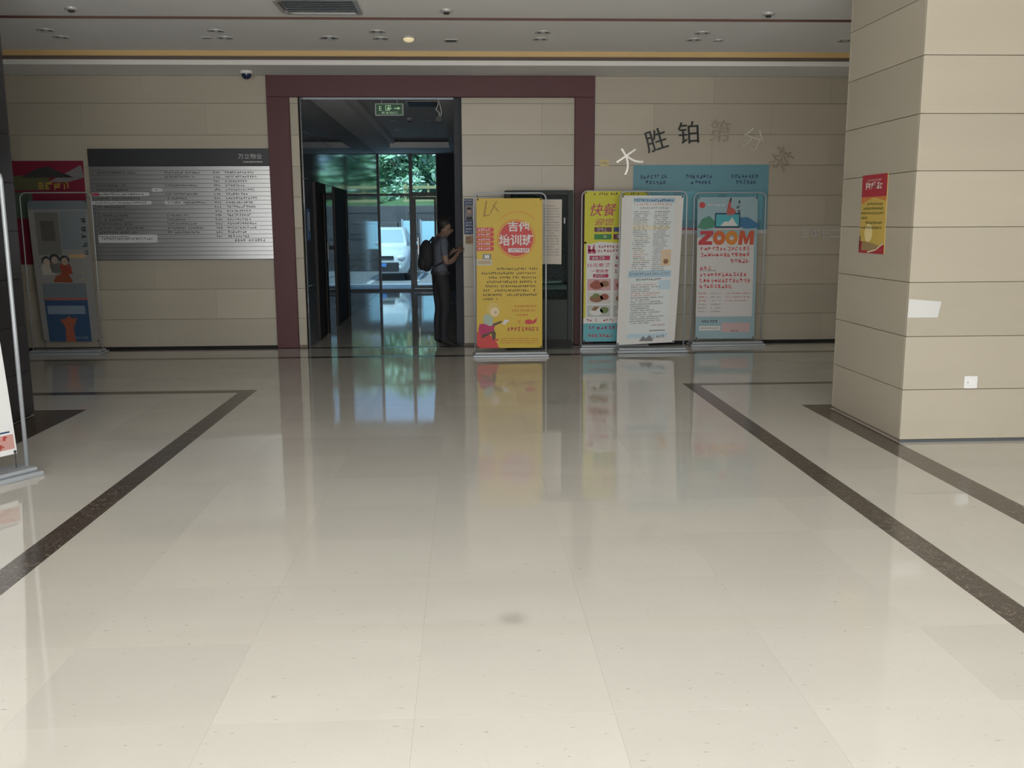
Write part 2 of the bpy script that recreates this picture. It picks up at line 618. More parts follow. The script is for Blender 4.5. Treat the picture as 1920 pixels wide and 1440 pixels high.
courses(-6.9, -2.40, 0.03, 3.35, wall_back)
courses(1.64, 7.0, 0.03, 3.35, wall_back)
courses(-0.02, 1.39, 0.03, 3.095, wall_back, y=YB + 0.002, L=2)
courses(-2.13, -2.03, 0.03, 3.095, wall_back, y=YB + 0.002, L=2)
base = struct(MB().box(XL, -2.40, YB - 0.004, YB + .01, 0, 0.03).box(1.64, XR, YB - 0.004, YB + .01, 0, 0.03).build('baseboard_back', BLACK), 'thin black recessed line at the foot of the back wall', 'baseboard')

# wine-red portal frame
fr = struct(empty('trim_1', (0, YB, 0)), 'wine red portal frame around the corridor opening and stone pilaster', 'trim')
bx('frame_post', -2.40, -2.13, -0.05, 0.012, 0, 3.095, WINE, fr, 0.004)
bx('frame_post', 1.39, 1.64, -0.05, 0.012, 0, 3.095, WINE, fr, 0.004)
bx('frame_header', -2.40, 1.64, -0.05, 0.012, 3.0955, 3.35, WINE, fr, 0.004)

# ---------------------------------------------------------------- side and front walls (the rest of the hall)
struct(MB().box(XL - .2, XL, YF - .2, YB + .15, 0, 3.6).build('wall_left', STONE), 'beige stone side wall at the far left of the hall', 'wall')
struct(MB().box(XR, XR + .2, YF - .2, YB + .15, 0, 3.6).build('wall_right', STONE), 'beige stone side wall behind the right pillar', 'wall')
struct(MB().box(-3.9, -3.62, YF, 6.70, 0, 3.6).build('wall_light_blocker', STONE), 'added unseen wall shading the left back wall, up to the dark pillar', 'wall')  # added out of view to keep entrance light off the left wall
wf = MB().box(XL - .2, -3.2, YF - .2, YF, 0, 3.6).box(3.4, XR + .2, YF - .2, YF, 0, 3.6).box(-3.2, 3.4, YF - .2, YF, 3.25, 3.6)
struct(wf.build('wall_front', STONE), 'entrance wall with a wide glazed opening behind the viewer', 'wall')
ent = struct(empty('window_2', (0, YF - .1, 0)), 'wide glazed entrance with dark mullions behind the viewer', 'window')
for k in range(6):
    x = -3.2 + k * 1.32
    bx('mullion', x - .03, x + .03, -.04, .04, 0, 3.2, DARKMETAL, ent, 0.004)
added_canopy = struct(bx('trim_sun_blocker', -4, 4.2, YF - 1.0, YF - .2, 3.3, 3.5, CEIL), 'added unseen sun-blocking canopy outside the front doors', 'added_canopy')  # added out of view to keep direct sun out of the hall

# ---------------------------------------------------------------- ceiling
ceil = struct(bx('ceiling', XL, XR, YF, 9.47, 3.479, 3.62, CEIL), 'pale grey painted ceiling over the hall', 'ceiling')
bx('ceiling_band', XL, XR, 9.485, 11.156, 3.462, 3.62, CEIL, ceil)
bx('shadow_gap', XL, XR, 9.465, 9.49, 3.50, 3.61, BLACK, ceil)
bx('gap_edge', XL, XR, 9.478, 9.4845, 3.458, 3.5, mat('reddish_edge', (0.12, 0.06, 0.045), .6), ceil)
tr = struct(empty('trim_3', (0, 0, 0)), 'stepped ceiling cornice with ochre and white bands along the back wall', 'cornice')
bx('ochre_band', XL, XR, 11.15, 11.20, 3.408, 3.475, GOLD, tr)
bx('brown_band', XL, XR, 11.20, 11.404, 3.405, 3.475, BROWN, tr)
bx('white_fascia', XL, XR, 11.395, 11.42, 3.349, 3.4049, FASCIA, tr, 0.003)
bx('soffit', XL, XR, 11.4205, 12.2, 3.3505, 3.44, CEIL, tr)
struct(bx('trim_4', XL - .3, XR + .3, YF - .3, 23.2, 3.64, 3.9, DARKGREY), 'flat roof slab above the ceiling', 'roof')

# ---------------------------------------------------------------- pillars


def pillar(name, x0, x1, y0, y1, m, jm, label, flip=False):
    p = struct(bx(name, x0 + .02, x1 - .02, y0 + .02, y1 - .02, 0, 3.479, jm), label, 'pillar')
    z = 0.0
    while z < 3.47:
        a, c = z + (0.02 if z == 0 else .002), min(z + CRS, 3.479) - .002
        piece('stone_panel', x0, x1, y0, y0 + .02, a, c, m, p, .002)
        piece('stone_panel', x0, x1, y1 - .02, y1, a, c, m, p, .002)
        piece('stone_panel', x0, x0 + .02, y0 + .0205, y1 - .0205, a, c, m, p, .002)
        piece('stone_panel', x1 - .02, x1, y0 + .0205, y1 - .0205, a, c, m, p, .002)
        z += CRS
    return p


pr = pillar('wall_pillar', 3.075, 4.355, 6.46, 7.735, STONE, mat('pillar_joint', (0.28, 0.22, 0.16), .8),
            'square beige stone pillar with red poster and white socket')
bx('metal_skirting', 3.07, 4.36, 6.452, 6.4595, 0, 0.018, mat('grey_skirting', (.16, .18, .2), .3, .5), pr)
pl = pillar('wall_pillar', -4.9, -3.60, 6.70, 7.95, CHARCOAL_GREY, BLACK, 'dark grey pillar at the left edge behind the near banner')

# ---------------------------------------------------------------- corridor
CX0, CX1, CYE = -1.99, -0.12, 22.6
cw = struct(bx('wall_corridor_left', CX0 - .2, CX0 - .02, YB + .15, CYE + .3, 0, 3.6, JOINT), 'polished grey granite corridor wall with two elevator doors', 'wall')
EL = [(12.95, 13.9), (14.85, 16.4)]
ys = [12.2, 12.95, 13.9, 14.85, 16.4, 17.4, 18.45, 19.5, 20.55, 21.6, 22.6]
for i in range(len(ys) - 1):
    for (z0, z1) in ((0.0, .78), (.78, 1.56), (1.56, 2.12), (2.12, 2.7), (2.7, 3.2)):
        if (ys[i], ys[i + 1]) in EL and z0 < 2.1:
            continue
        piece('granite_panel', CX0 - .02, CX0, ys[i] + .0015, ys[i + 1] - .0015, z0 + .0015, z1 - .0015, GRANITE, cw, .002)
for k, (y0, y1) in enumerate(EL):
    e = struct(empty('door_%d' % (k + 2), (CX0, (y0 + y1) / 2, 0)), ('nearer' if k == 0 else 'farther') + ' elevator door with dark brown frame on the corridor wall', 'elevator')
    hw = (y1 - y0) / 2
    bx('jamb', -.015, .022, -hw + .002, -hw + .16, 0, 2.118, DARKWOOD, e, .004)
    bx('jamb', -.015, .022, hw - .16, hw - .002, 0, 2.118, DARKWOOD, e, .004)
    bx('lintel', -.015, .022, -hw + .161, hw - .161, 1.98, 2.118, DARKWOOD, e, .004)
    for s_ in (0, 1):
        bx('door_leaf', -.018, .006, (-hw + .161 if s_ == 0 else .002), (-.002 if s_ == 0 else hw - .161), 0.004, 1.979, DARKWOOD, e, .002)
    bx('call_panel', .0, .012, hw + .12, hw + .2, 1.05, 1.3, BRUSHED, e, .002)
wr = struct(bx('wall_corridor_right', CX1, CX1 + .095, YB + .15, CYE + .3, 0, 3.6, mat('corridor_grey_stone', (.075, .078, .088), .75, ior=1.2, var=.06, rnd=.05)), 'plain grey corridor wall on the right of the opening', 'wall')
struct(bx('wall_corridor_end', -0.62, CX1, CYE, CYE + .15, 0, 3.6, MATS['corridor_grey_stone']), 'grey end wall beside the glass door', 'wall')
struct(bx('trim_5', CX0 - .02, -.62, CYE, CYE + .15, 3.17, 3.6, CEIL), 'painted lintel above the corridor glazing', 'lintel')
cc = struct(empty('ceiling_corridor', (0, 0, 0)), 'coffered corridor ceiling with stepped edges', 'ceiling')
CZ = 3.16
bx('soffit_border', CX0, -1.57, YB + .15, CYE, CZ, CZ + .12, CEIL, cc)
bx('soffit_border', -.30, CX1, YB + .15, CYE, CZ, CZ + .12, CEIL, cc)
bx('soffit_border', -1.569, -.301, YB + .15, 12.75, CZ, CZ + .12, CEIL, cc)
bx('soffit_border', -1.569, -.301, 20.9, CYE, CZ, CZ + .12, CEIL, cc)
bx('coffer_step', -1.569, -1.47, 12.751, 20.899, CZ + .09, CZ + .2, CEIL, cc)
bx('coffer_top', CX0, CX1, YB + .15, CYE, CZ + .2, CZ + .3, CEIL, cc)
struct(bx('trim_6', CX0, CX1, YB + .155, YB + .175, 3.09, CZ + .1, mat('pale_blue_lintel', (.55, .60, .70), .4)), 'pale strip just inside the top of the corridor opening', 'trim')

# glazed end of the corridor
win = struct(empty('window_1', (0, CYE, 0)), 'dark framed glazing with a glass door at the corridor end', 'window')
gx0, gx1 = -1.99, -.62


def fbar(n, x0, x1, z0, z1, d=.05):
    return bx(n, x0, x1, -d, .03, z0, z1, DARKMETAL, win, .004)


fbar('frame_post', -1.275, -1.195, 0.05, 3.14, .06)
fbar('frame_post', gx1 - .03, gx1, 0.05, 3.14)
fbar('frame_post', gx0, gx0 + .03, 0.05, 3.14)
fbar('transom', gx0 + .031, -1.276, 2.20, 2.255)
fbar('transom', -1.194, gx1 - .031, 2.19, 2.28)
fbar('sill', gx0, gx1, 0.0, .049, .06)
fbar('head', gx0, gx1, 3.141, 3.169)
dr = struct(empty('door_1', (0, CYE, 0)), 'glass door in dark frame at the far end of the corridor', 'door')
bx('stile', -1.192, -1.13, -.03, .02, .06, 2.18, DARKMETAL, dr, .003)
bx('stile', gx1 - .085, gx1 - .034, -.03, .02, .06, 2.18, DARKMETAL, dr, .003)
bx('rail', -1.129, gx1 - .086, -.03, .02, .06, .12, DARKMETAL, dr, .003)
bx('rail', -1.129, gx1 - .086, -.03, .02, 2.12, 2.18, DARKMETAL, dr, .003)
bx('rail', -1.129, gx1 - .086, -.03, .02, .97, 1.07, DARKMETAL, dr, .003)
bx('pane', -1.129, gx1 - .086, -.006, .0, .121, .969, GLASS, dr)
bx('pane', -1.129, gx1 - .086, -.006, .0, 1.071, 2.119, GLASS, dr)
dh = bx('door_handle', -1.10, -1.075, -.08, -.055, .85, 1.25, BRUSHED, dr, .004)
for q in ((gx0 + .031, -1.276, .05, 2.199), (gx0 + .031, -1.276, 2.256, 3.14), (-1.194, gx1 - .031, 2.281, 3.14)):
    bx('pane', q[0], q[1], -.006, 0, q[2], q[3], GLASS, win)

# ================================================================== OUTSIDE
struct(bx('floor_light_bounce', -14, 14, -14, YF - .2, -.2, -.02, mat('pale_bounce_paving', (.42, .42, .41), .8, var=.08)), 'added unseen paving bouncing sunlight in at the front entrance', 'ground')  # added out of view so sunlit paving brightens the ceiling
struct(bx('floor_outside', -40, 40, 23.0, 90, -.12, -.02, mat('pale_paving', (.20, .20, .20), .8, var=.12, scale=(.6, .6, .6))), 'pale paved forecourt outside the corridor', 'ground')
struct(bx('floor_apron', -9, 9, 22.76, 25.3, -.019, .0, mat('white_concrete_apron', (.50, .50, .49), .7, var=.05)), 'bright concrete apron right outside the glass', 'ground')
kb = MB()
wallo = struct(empty('wall_garden', (0, 33, 0)), 'brown grey garden retaining wall behind the parked car', 'wall')
GW = mat('brown_garden_wall', (.10, .09, .09), .85, var=.25, scale=(3, 3, 3), bump=.4, rnd=.1)
for k in range(26):
    for j in range(4):
        piece('wall_block', -16 + k * 1.25 + (.6 if j % 2 else 0), -14.77 + k * 1.25 + (.6 if j % 2 else 0), 0, .35, -.02 + j * .55, .525 + j * .55, GW, wallo, .01)
GRASS = mat('grass_bank', (.07, .13, .045), .9, var=.5, scale=(5, 5, 5), bump=.6)
g = MB()
nx, ny = 40, 12
for j in range(ny + 1):
    for i in range(nx + 1):
        x = -22 + 44 * i / nx
        y = 33.2 + 22 * j / ny
        g.v.append((x, y, 2.1 + 2.2 * (j / ny) ** 0.9 + .25 * math.sin(x * 1.3 + y) * (j > 0)))
for j in range(ny):
    for i in range(nx):
        g.f.append((j * (nx + 1) + i, j * (nx + 1) + i + 1, (j + 1) * (nx + 1) + i + 1, (j + 1) * (nx + 1) + i)); g.m.append(0)
struct(g.build('floor_garden', GRASS, None, True), 'green grass bank rising behind the garden wall', 'grass')

LEAF = [mat('leaf_a', (.17, .32, .18), .6, var=.5, scale=(4, 4, 4)), mat('leaf_b', (.28, .46, .27), .6, var=.5, scale=(4, 4, 4)), mat('leaf_c', (.55, .66, .55), .6, var=.4, scale=(4, 4, 4))]
BARK = mat('bark', (.09, .07, .055), .9, var=.3)


def foliage(c, r, n, seed, size=.16):
    rr = random.Random(seed)
    b = MB()
    cl = [(Vector((rr.uniform(-1, 1), rr.uniform(-1, 1), rr.uniform(-.8, 1)))) for _ in range(22)]
    for _ in range(n):
        k = rr.choice(cl)
        d = Vector((rr.gauss(0, 1), rr.gauss(0, 1), rr.gauss(0, 1))).normalized() * rr.uniform(.1, .42)
        p = k * .72 + d
        p = Vector((c[0] + p.x * r[0], c[1] + p.y * r[1], c[2] + p.z * r[2]))
        a = Vector((rr.gauss(0, 1), rr.gauss(0, 1), rr.gauss(0, 1))).normalized()
        q = a.orthogonal().normalized()
        s_ = size * rr.uniform(.6, 1.3)
        b.add([p - a * s_, p + q * s_ * .45, p + a * s_, p - q * s_ * .45], [(0, 1, 2, 3)], rr.choice((0, 1, 1, 2)))
    return b


def tree(x, y, z, h, r, seed, label):
    t = tag(empty('garden_tree', (x, y, z)), label, 'tree', 'trees on the bank')
    MB().tube([(0, 0, -.3), (.05, 0, h * .3), (-.04, .05, h * .62), (.05, 0, h * .85)], [.16, .13, .09, .04], 8).build('trunk', BARK, t, True)
    for k in range(4):
        a = k * 1.6 + seed
        MB().tube([(0, .02, h * (.2 + .08 * k)), (math.cos(a) * r * .5, math.sin(a) * r * .5, h * (.38 + .08 * k))], [.06, .025], 6).build('branch', BARK, t, True)
    f = foliage((0, 0, h * .50), (r, r, h * .46), 1900, seed, .19).build('foliage', LEAF, t)
    f['kind'] = 'stuff'


tree(-5.0, 37.0, 2.5, 3.0, 1.5, 1, 'leafy tree on the grass bank left of the tall mullion')
tree(-2.3, 38.8, 2.6, 3.1, 1.45, 2, 'leafy tree on the grass bank behind the tall mullion')
tree(.2, 36.8, 2.4, 2.7, 1.3, 3, 'leafy tree on the grass bank beyond the glass door')
tree(-8.2, 39.0, 2.6, 3.3, 1.5, 4, 'leafy tree on the bank seen mirrored in the corridor wall')
tree(-3.4, 43.6, 3.0, 3.8, 1.9, 5, 'taller tree farther up the bank behind the others')
for k, (x, y) in enumerate(((-2.2, 35.2), (-3.9, 35.0))):
    s_ = tag(empty('shrub', (x, y, 2.3)), ('low shrub on the wall behind the car', 'low shrub on the wall left of the car', 'low shrub on the wall beyond the glass door')[k], 'shrub', 'shrubs on the garden wall')
    MB().tube([(0, 0, -.1), (0, 0, .5)], [.05, .02], 6).build('stem', BARK, s_)
    f = foliage((0, 0, .5), (.8, .6, .55), 700, 60 + k, .1).build('foliage', LEAF, s_)
    f['kind'] = 'stuff'
# timber rail fence on the bank
fe = tag(empty('rail_fence', (-.9, 34.3, 2.2)), 'pale timber rail fence on the grass bank beyond the door', 'fence')
WD = mat('pale_timber', (.38, .33, .16), .8, var=.1)
for k in range(4):
    bx('post', -1.2 + k * .8, -1.12 + k * .8, -.04, .04, -.2, .75, WD, fe, .006)
for k in range(3):
    bx('rail', -1.25, 1.35, -.07, -.041, .1 + k * .24, .2 + k * .24, WD, fe, .006)


# notice panels outside
def notice(x0, x1, y, z0, z1, label):
    n_ = tag(empty('notice_panel', ((x0 + x1) / 2, y, 0)), label, 'notice board', 'outdoor notice panels')
    hw = (x1 - x0) / 2
    for s_ in (-1, 1):
        bx('post', s_ * hw - .03, s_ * hw + .03, -.03, .03, -.02, z1 + .05, ALU, n_, .005)
    bx('board', -hw + .031, hw - .031, -.02, .02, z0, z1, mat('pale_blue_board', (.45, .66, .74), .5, var=.05), n_, .004)


notice(-2.06, -1.67, 32.0, .68, 1.67, 'pale blue notice panel standing behind the car')
notice(-1.46, -.75, 32.2, .74, 1.65, 'wide pale blue notice panel seen through the glass door')
bs = MB().cbox(-1.93, -1.63, 31.4, 31.7, -.02, .62, .02).cbox(-1.95, -1.61, 31.38, 31.72, .615, .66, .01)
tag(bs.build('stone_planter', mat('brown_planter', (.16, .12, .11), .8, var=.15)), 'brown square planter box beside the parked car', 'planter')
# railing
rl = tag(empty('street_railing', (-.9, 32.6, 0)), 'thin dark street railing seen through the glass door', 'railing')
for k in range(15):
    bx('bar', -1.0 + k * .15, -.98 + k * .15, -.01, .01, -.02, 1.95, DARKMETAL, rl)
for z in (.15, 1.2, 1.9):
    bx('rail', -1.05, 1.2, -.02, -.0105, z, z + .04, DARKMETAL, rl)

# parked car, nose towards the building
car = tag(empty('parked_car', (-2.42, 26.9, -.02)), 'white car parked nose first outside the corridor glazing', 'car')
CP = mat('white_car_paint', (.62, .64, .64), .2, var=.01)
CG = mat('car_glass', (.35, .42, .44), .08)
CB = mat('car_black_plastic', (.03, .03, .032), .5)
W2 = .86


def car_loft(secs):
    """sections: (y, [(x,z)...]) half profile mirrored"""
    b_ = MB()
    n_ = None
    for y, half in secs:
        ring = [(x, y, z) for x, z in half] + [(-x, y, z) for x, z in reversed(half)]
        n_ = len(ring)
        b_.v += ring
    for i in range(len(secs) - 1):
        for k in range(n_):
            b_.f.append((i * n_ + k, i * n_ + (k + 1) % n_, (i + 1) * n_ + (k + 1) % n_, (i + 1) * n_ + k)); b_.m.append(0)
    b_.f.append(tuple(range(n_))); b_.m.append(0)
    b_.f.append(tuple((len(secs) - 1) * n_ + k for k in range(n_))); b_.m.append(0)
    return b_


car_loft([(0, [(.55, .30), (.70, .36), (.72, .62), (.62, .74)]), (.10, [(.74, .22), (.82, .34), (.82, .66), (.68, .80)]),
          (.55, [(.80, .20), (.86, .36), (.86, .74), (.72, .90)]), (1.05, [(.80, .20), (.87, .38), (.87, .84), (.74, .97)]),
          (3.6, [(.80, .20), (.87, .38), (.87, .90), (.74, 1.0)]), (4.2, [(.76, .24), (.84, .4), (.83, .86), (.7, .98)]),
          (4.35, [(.66, .34), (.74, .45), (.74, .8), (.62, .9)])]).build('body', CP, car, True)
car_loft([(1.0, [(.74, .95), (.745, .96), (.742, .97), (.72, .975)]), (1.75, [(.76, .95), (.73, 1.2), (.62, 1.43), (.52, 1.46)]),
          (3.1, [(.76, .95), (.73, 1.2), (.62, 1.46), (.52, 1.49)]), (4.1, [(.74, .95), (.71, 1.15), (.60, 1.36), (.5, 1.39)]), (4.3, [(.7, .95), (.7, 1.0), (.6, 1.05), (.5, 1.08)])]).build('cabin', CP, car, True)
ws = Sheet((-.66, 1.06, 1.005), (.66, 1.06, 1.005), (.54, 1.70, 1.425), (-.54, 1.70, 1.425), bow=.03, thick=.01)
ws.panel('windscreen', CG, car)
for s_ in (-1, 1):
    MB().sphere((s_ * .62, .07, .65), (.15, .12, .085)).build('headlight', mat('headlamp', (.75, .8, .82), .1, .3), car, True)
    MB().sphere((s_ * .60, .03, .38), (.075, .05, .075)).build('fog_lamp', MATS['headlamp'], car, True)
    MB().sphere((s_ * .95, 1.35, 1.02), (.1, .06, .075)).build('mirror', CP, car, True)
    for y in (.78, 3.4):
        wh = MB()
        prof = [(.20, -.1), (.31, -.1), (.325, -.06), (.325, .06), (.31, .1), (.20, .1)]
        for (r_, z_) in prof:
            for k in range(20):
                a = 2 * math.pi * k / 20
                wh.v.append((s_ * .78 + z_, y + r_ * math.cos(a), .325 + r_ * math.sin(a)))
        for i in range(5):
            for k in range(20):
                wh.f.append((i * 20 + k, i * 20 + (k + 1) % 20, (i + 1) * 20 + (k + 1) % 20, (i + 1) * 20 + k)); wh.m.append(0)
        o = wh.build('wheel', CB, car, True)
        MB().prism([(y + .2 * math.cos(k * math.pi / 8), .325 + .2 * math.sin(k * math.pi / 8)) for k in range(16)], 0, s_ * .78 - .06, s_ * .78 + .06).build('hub', ALU, o)
MB().box(-.56, .56, -.03, .1, .26, .52).build('bumper_grille', CB, car)
MB().box(-.42, .42, -.02, .1, .60, .70).build('grille', CB, car)
MB().box(-.22, .22, -.05, -.03, .40, .50).build('number_plate', mat('plate_blue', (.08, .2, .5), .4), car)
for k in range(5):
    MB().box(-.53, .53, -.036, -.03, .28 + k * .05, .295 + k * .05).build('grille_slat', DARKGREY, car)
# white bay line on paving
tag(bx('parking_line', -1.42, -1.32, 25.6, 31, -.0199, -.012, mat('line_white', (.8, .8, .78), .7)), 'white painted bay line on the paving beside the car', 'line')

# ================================================================== CEILING FITTINGS
DLR = mat('downlight_ring', (.55, .55, .53), .4, .3)
DLD = mat('downlight_recess', (.05, .05, .05), .5)


def downlight(x, y, z, label, lit=False, r=.085, group='ceiling downlights'):
    t = tag(empty('downlight', (x, y, z)), label, 'downlight', group)
    MB().lathe([(r, 0), (r, -.008), (r * .78, -.010), (r * .74, -.001)], 20).build('ring', DLR, t, True)
    MB().lathe([(r * .75, -.002), (r * .6, -.0015), (.0005, -.0012)], 20).build('reflector', DLD, t)
    if lit:
        MB().lathe([(.06, -.004), (.055, -.03), (.03, -.045), (.001, -.05)], 16).build('lamp', mat('lamp_glow', (.9, .8, .55), .4, emit=(1, .8, .45, .35)), t, True)
    else:
        MB().lathe([(.03, -.003), (.028, -.010), (.001, -.012)], 12).build('lamp', ALU, t, True)


names = ['leftmost', 'second', 'third', 'fourth', 'fifth', 'sixth']
for i, x in enumerate((-4.11, -2.45, -.85, .82, 2.45, 4.08)):
    if i not in (0, 5):
        downlight(x, 10.05, 3.462, names[i] + ' round downlight from the left in the nearer ceiling row')
    elif i == 0:
        downlight(x, 10.05, 3.462, 'leftmost round downlight in the nearer ceiling row')
    downlight(x, 10.41, 3.462, (names[i] + (' round downlight from the left' if i else ' round downlight')) + ' in the row nearest the cornice')
downlight(-1.377, 10.39, 3.462, 'single downlight between the second and third ceiling pairs', r=.10)
downlight(-.554, 10.36, 3.462, 'warm yellowish lamp hanging just right of the third downlight pair', lit=True, r=.07)
downlight(2.72, 10.44, 3.462, 'small extra downlight right of the fifth ceiling pair', r=.06)
for (x, y, lab) in ((-.14, 9.147, 'small dark sprinkler head on the ceiling right of the vent'), (2.868, 9.207, 'shallow round detector on the ceiling near the right pillar'), (-3.5, 9.144, 'small pale detector on the ceiling at far left')):
    t = tag(empty('ceiling_detector', (x, y, 3.479)), lab, 'detector')
    MB().lathe([(.06, 0), (.06, -.012), (.045, -.02), (.001, -.022)], 16).build('base', DLR, t, True)
    MB().lathe([(.03, -.02), (.025, -.035), (.001, -.038)], 12).build('sensor', INK, t, True)
t = tag(empty('ceiling_speaker', (-.115, 10.50, 3.462)), 'small square grille in the ceiling near its middle', 'grille')
bx('frame', -.07, .07, -.07, .07, -.008, 0, DLR, t, .002)
for k in range(4):
    bx('slot', -.05, .05, -.055 + k * .03, -.04 + k * .03, -.0095, -.0085, INK, t)
t = tag(empty('ceiling_clip', (-2.638, 10.409, 3.462)), 'small dark slot in the ceiling left of the second downlight pair', 'slot')
bx('plate', -.05, .05, -.03, .03, -.006, 0, DLR, t, .001)
bx('slit', -.04, .04, -.012, .012, -.008, -.0062, INK, t)

# air vent
av = tag(empty('air_vent', (-1.27, 8.98, 3.479)), 'grey recessed air vent with louvres at the top of the ceiling', 'air vent')
VM = mat('vent_grey', (.30, .33, .35), .4, .4)
fo = [(-.37, .22), (-.30, .30), (.34, .30), (.36, .28), (.36, -.30), (-.30, -.30), (-.37, -.22)]
fi = [(x * .9, y * .88) for x, y in fo]
b = MB()
n = len(fo)
b.v = [(x, y, -.001) for x, y in fo] + [(x, y, -.02) for x, y in fo] + [(x, y, -.02) for x, y in fi] + [(x, y, -.001) for x, y in fi]
for k in range(n):
    for a in (0, 1, 2):
        b.f.append((a * n + k, a * n + (k + 1) % n, (a + 1) * n + (k + 1) % n, (a + 1) * n + k)); b.m.append(0)
b.build('frame', DLR, av)
MB().add([(x, y, -.002) for x, y in fi], [tuple(range(n))]).build('plenum', mat('vent_dark', (.13, .15, .16), .5), av)
for k in range(7):
    y = -.22 + k * .073
    hw = .30
    MB().add([(-hw, y - .022, -.018), (hw, y - .022, -.018), (hw, y + .02, -.006), (-hw, y + .02, -.006), (-hw, y - .022, -.021), (hw, y - .022, -.021), (hw, y + .02, -.009), (-hw, y + .02, -.009)],
             [(0, 1, 2, 3), (4, 7, 6, 5), (0, 4, 5, 1), (2, 6, 7, 3)]).build('louvre', VM, av)
for x in (-.305, .305, .32):
    bx('side_rail', x - .005, x + .005, -.25, .25, -.019, -.006, VM, av)

# dome camera under the soffit
dc = tag(empty('dome_camera', (-2.56, 11.85, 3.3505)), 'dome security camera with dark blue bubble under the soffit', 'camera')
MB().lathe([(.001, 0), (.075, 0), (.078, -.012), (.07, -.03), (.055, -.034)], 24).build('housing', FASCIA, dc, True)
MB().lathe([(.058, -.034), (.056, -.055), (.045, -.078), (.025, -.092), (.001, -.096)], 24).build('bubble', mat('dome_blue', (.02, .03, .08), .1), dc, True)

# corridor ceiling fittings
for k, (x, y) in enumerate(((-1.24, 17.47), (-.59, 17.56), (-1.27, 19.15), (-.57, 19.15))):
    downlight(x, y, CZ + .2, ('left nearer', 'right nearer', 'left farther', 'right farther')[k] + ' dark downlight in the corridor ceiling', group='corridor downlights')
t = tag(empty('smoke_detector', (-.93, 17.03, CZ + .2)), 'small round detector at the middle of the corridor ceiling', 'detector')
MB().lathe([(.06, 0), (.06, -.02), (.04, -.045), (.001, -.05)], 16).build('base', DLR, t, True)
MB().lathe([(.03, -.045), (.02, -.06), (.001, -.062)], 12).build('sensor', INK, t, True)
t = tag(empty('corridor_vent', (-.60, 15.0, CZ + .2)), 'dark slot vent with pale rim in the corridor ceiling', 'vent')
bx('rim', -.26, .26, -.32, .32, -.012, 0, DLR, t, .002)
bx('grille', -.235, .235, -.29, .29, -.016, -.0125, INK, t)
for k in range(6):
    bx('blade', -.23, .23, -.25 + k * .1, -.23 + k * .1, -.02, -.0161, DARKGREY, t)

# exit sign
ex = tag(empty('exit_sign', (-.94, 12.6, 2.92)), 'green hanging exit sign with arrow inside the corridor opening', 'exit sign')
bx('case', -.18, .18, -.02, .02, 0, .15, mat('exit_case', (.55, .6, .55), .4), ex, .004)
es = Sheet((-.168, -.0206, .010), (.168, -.0206, .010), (.168, -.0206, .140), (-.168, -.0206, .140), thick=.0005)
es.panel('green_face', mat('exit_green', (.008, .055, .022), .4, emit=(.01, .10, .04, .12)), ex, 1, 1)
EG = mat('exit_glyph', (.5, .75, .5), .5, emit=(.5, .8, .5, .22))
es.text('安全出口', .5, .20, .028, EG, layer=1, width=.2)
es.text('E', .17, .60, .055, EG, layer=1)
for q in ((.36, .36, .385, .9), (.36, .86, .56, .9), (.54, .55, .56, .9)):
    es.rect(*q, EG, 'door_mark', 1)
es.poly([(.40, .40), (.45, .60), (.42, .70), (.47, .76), (.52, .62), (.60, .58), (.58, .52), (.50, .54), (.53, .36), (.49, .36), (.47, .50), (.43, .38)], EG, 'running_figure', 1)
es.disc(.49, .82, .007, EG, 'figure_head', 1)
es.poly([(.68, .57), (.82, .57), (.82, .47), (.93, .61), (.82, .76), (.82, .65), (.68, .65)], EG, 'arrow', 1)
for s_ in (-.1, .1):
    MB().tube([(s_, 0, .15), (s_, 0, CZ - 2.92)], .004, 6).build('hanger_rod', ALU, ex)
# hanging cable and small box
hc = tag(empty('hanging_sensor', (-.32, 12.9, 2.87)), 'small dark box hanging on white looped cables by the exit sign', 'sensor')
bx('box', -.045, .045, -.03, .03, 0, .07, mat('box_dark', (.05, .06, .055), .5), hc, .006)
MB().tube([(0, 0, .06), (.01, 0, .12), (-.035, 0, .16), (-.005, 0, .22), (.0, 0, CZ + .2 - 2.87)], .006, 6).build('cable', PAPER, hc, True)
MB().tube([(.02, 0, .06), (.04, 0, .13), (.02, 0, .21), (.01, 0, .28)], .006, 6).build('cable', PAPER, hc, True)
# wall items in the corridor: two small notices on the left wall
for k, (y, lab) in enumerate(((12.42, 'small blue framed notice on the corridor wall before the elevators'),)):
    nn = Sheet((CX0 + .004, y - .1, 1.35), (CX0 + .004, y + .1, 1.35), (CX0 + .004, y + .1, 1.75), (CX0 + .004, y - .1, 1.75), thick=.003)
    tag(nn.panel('wall_notice', flat('noticeblue', (.08, .2, .5))), lab, 'notice')
    nn.rect(.15, .3, .85, .9, flat('palepic', (.6, .68, .75)), 'picture', 1)
    nn.glyphs(.15, .85, .15, .03, PAPER)

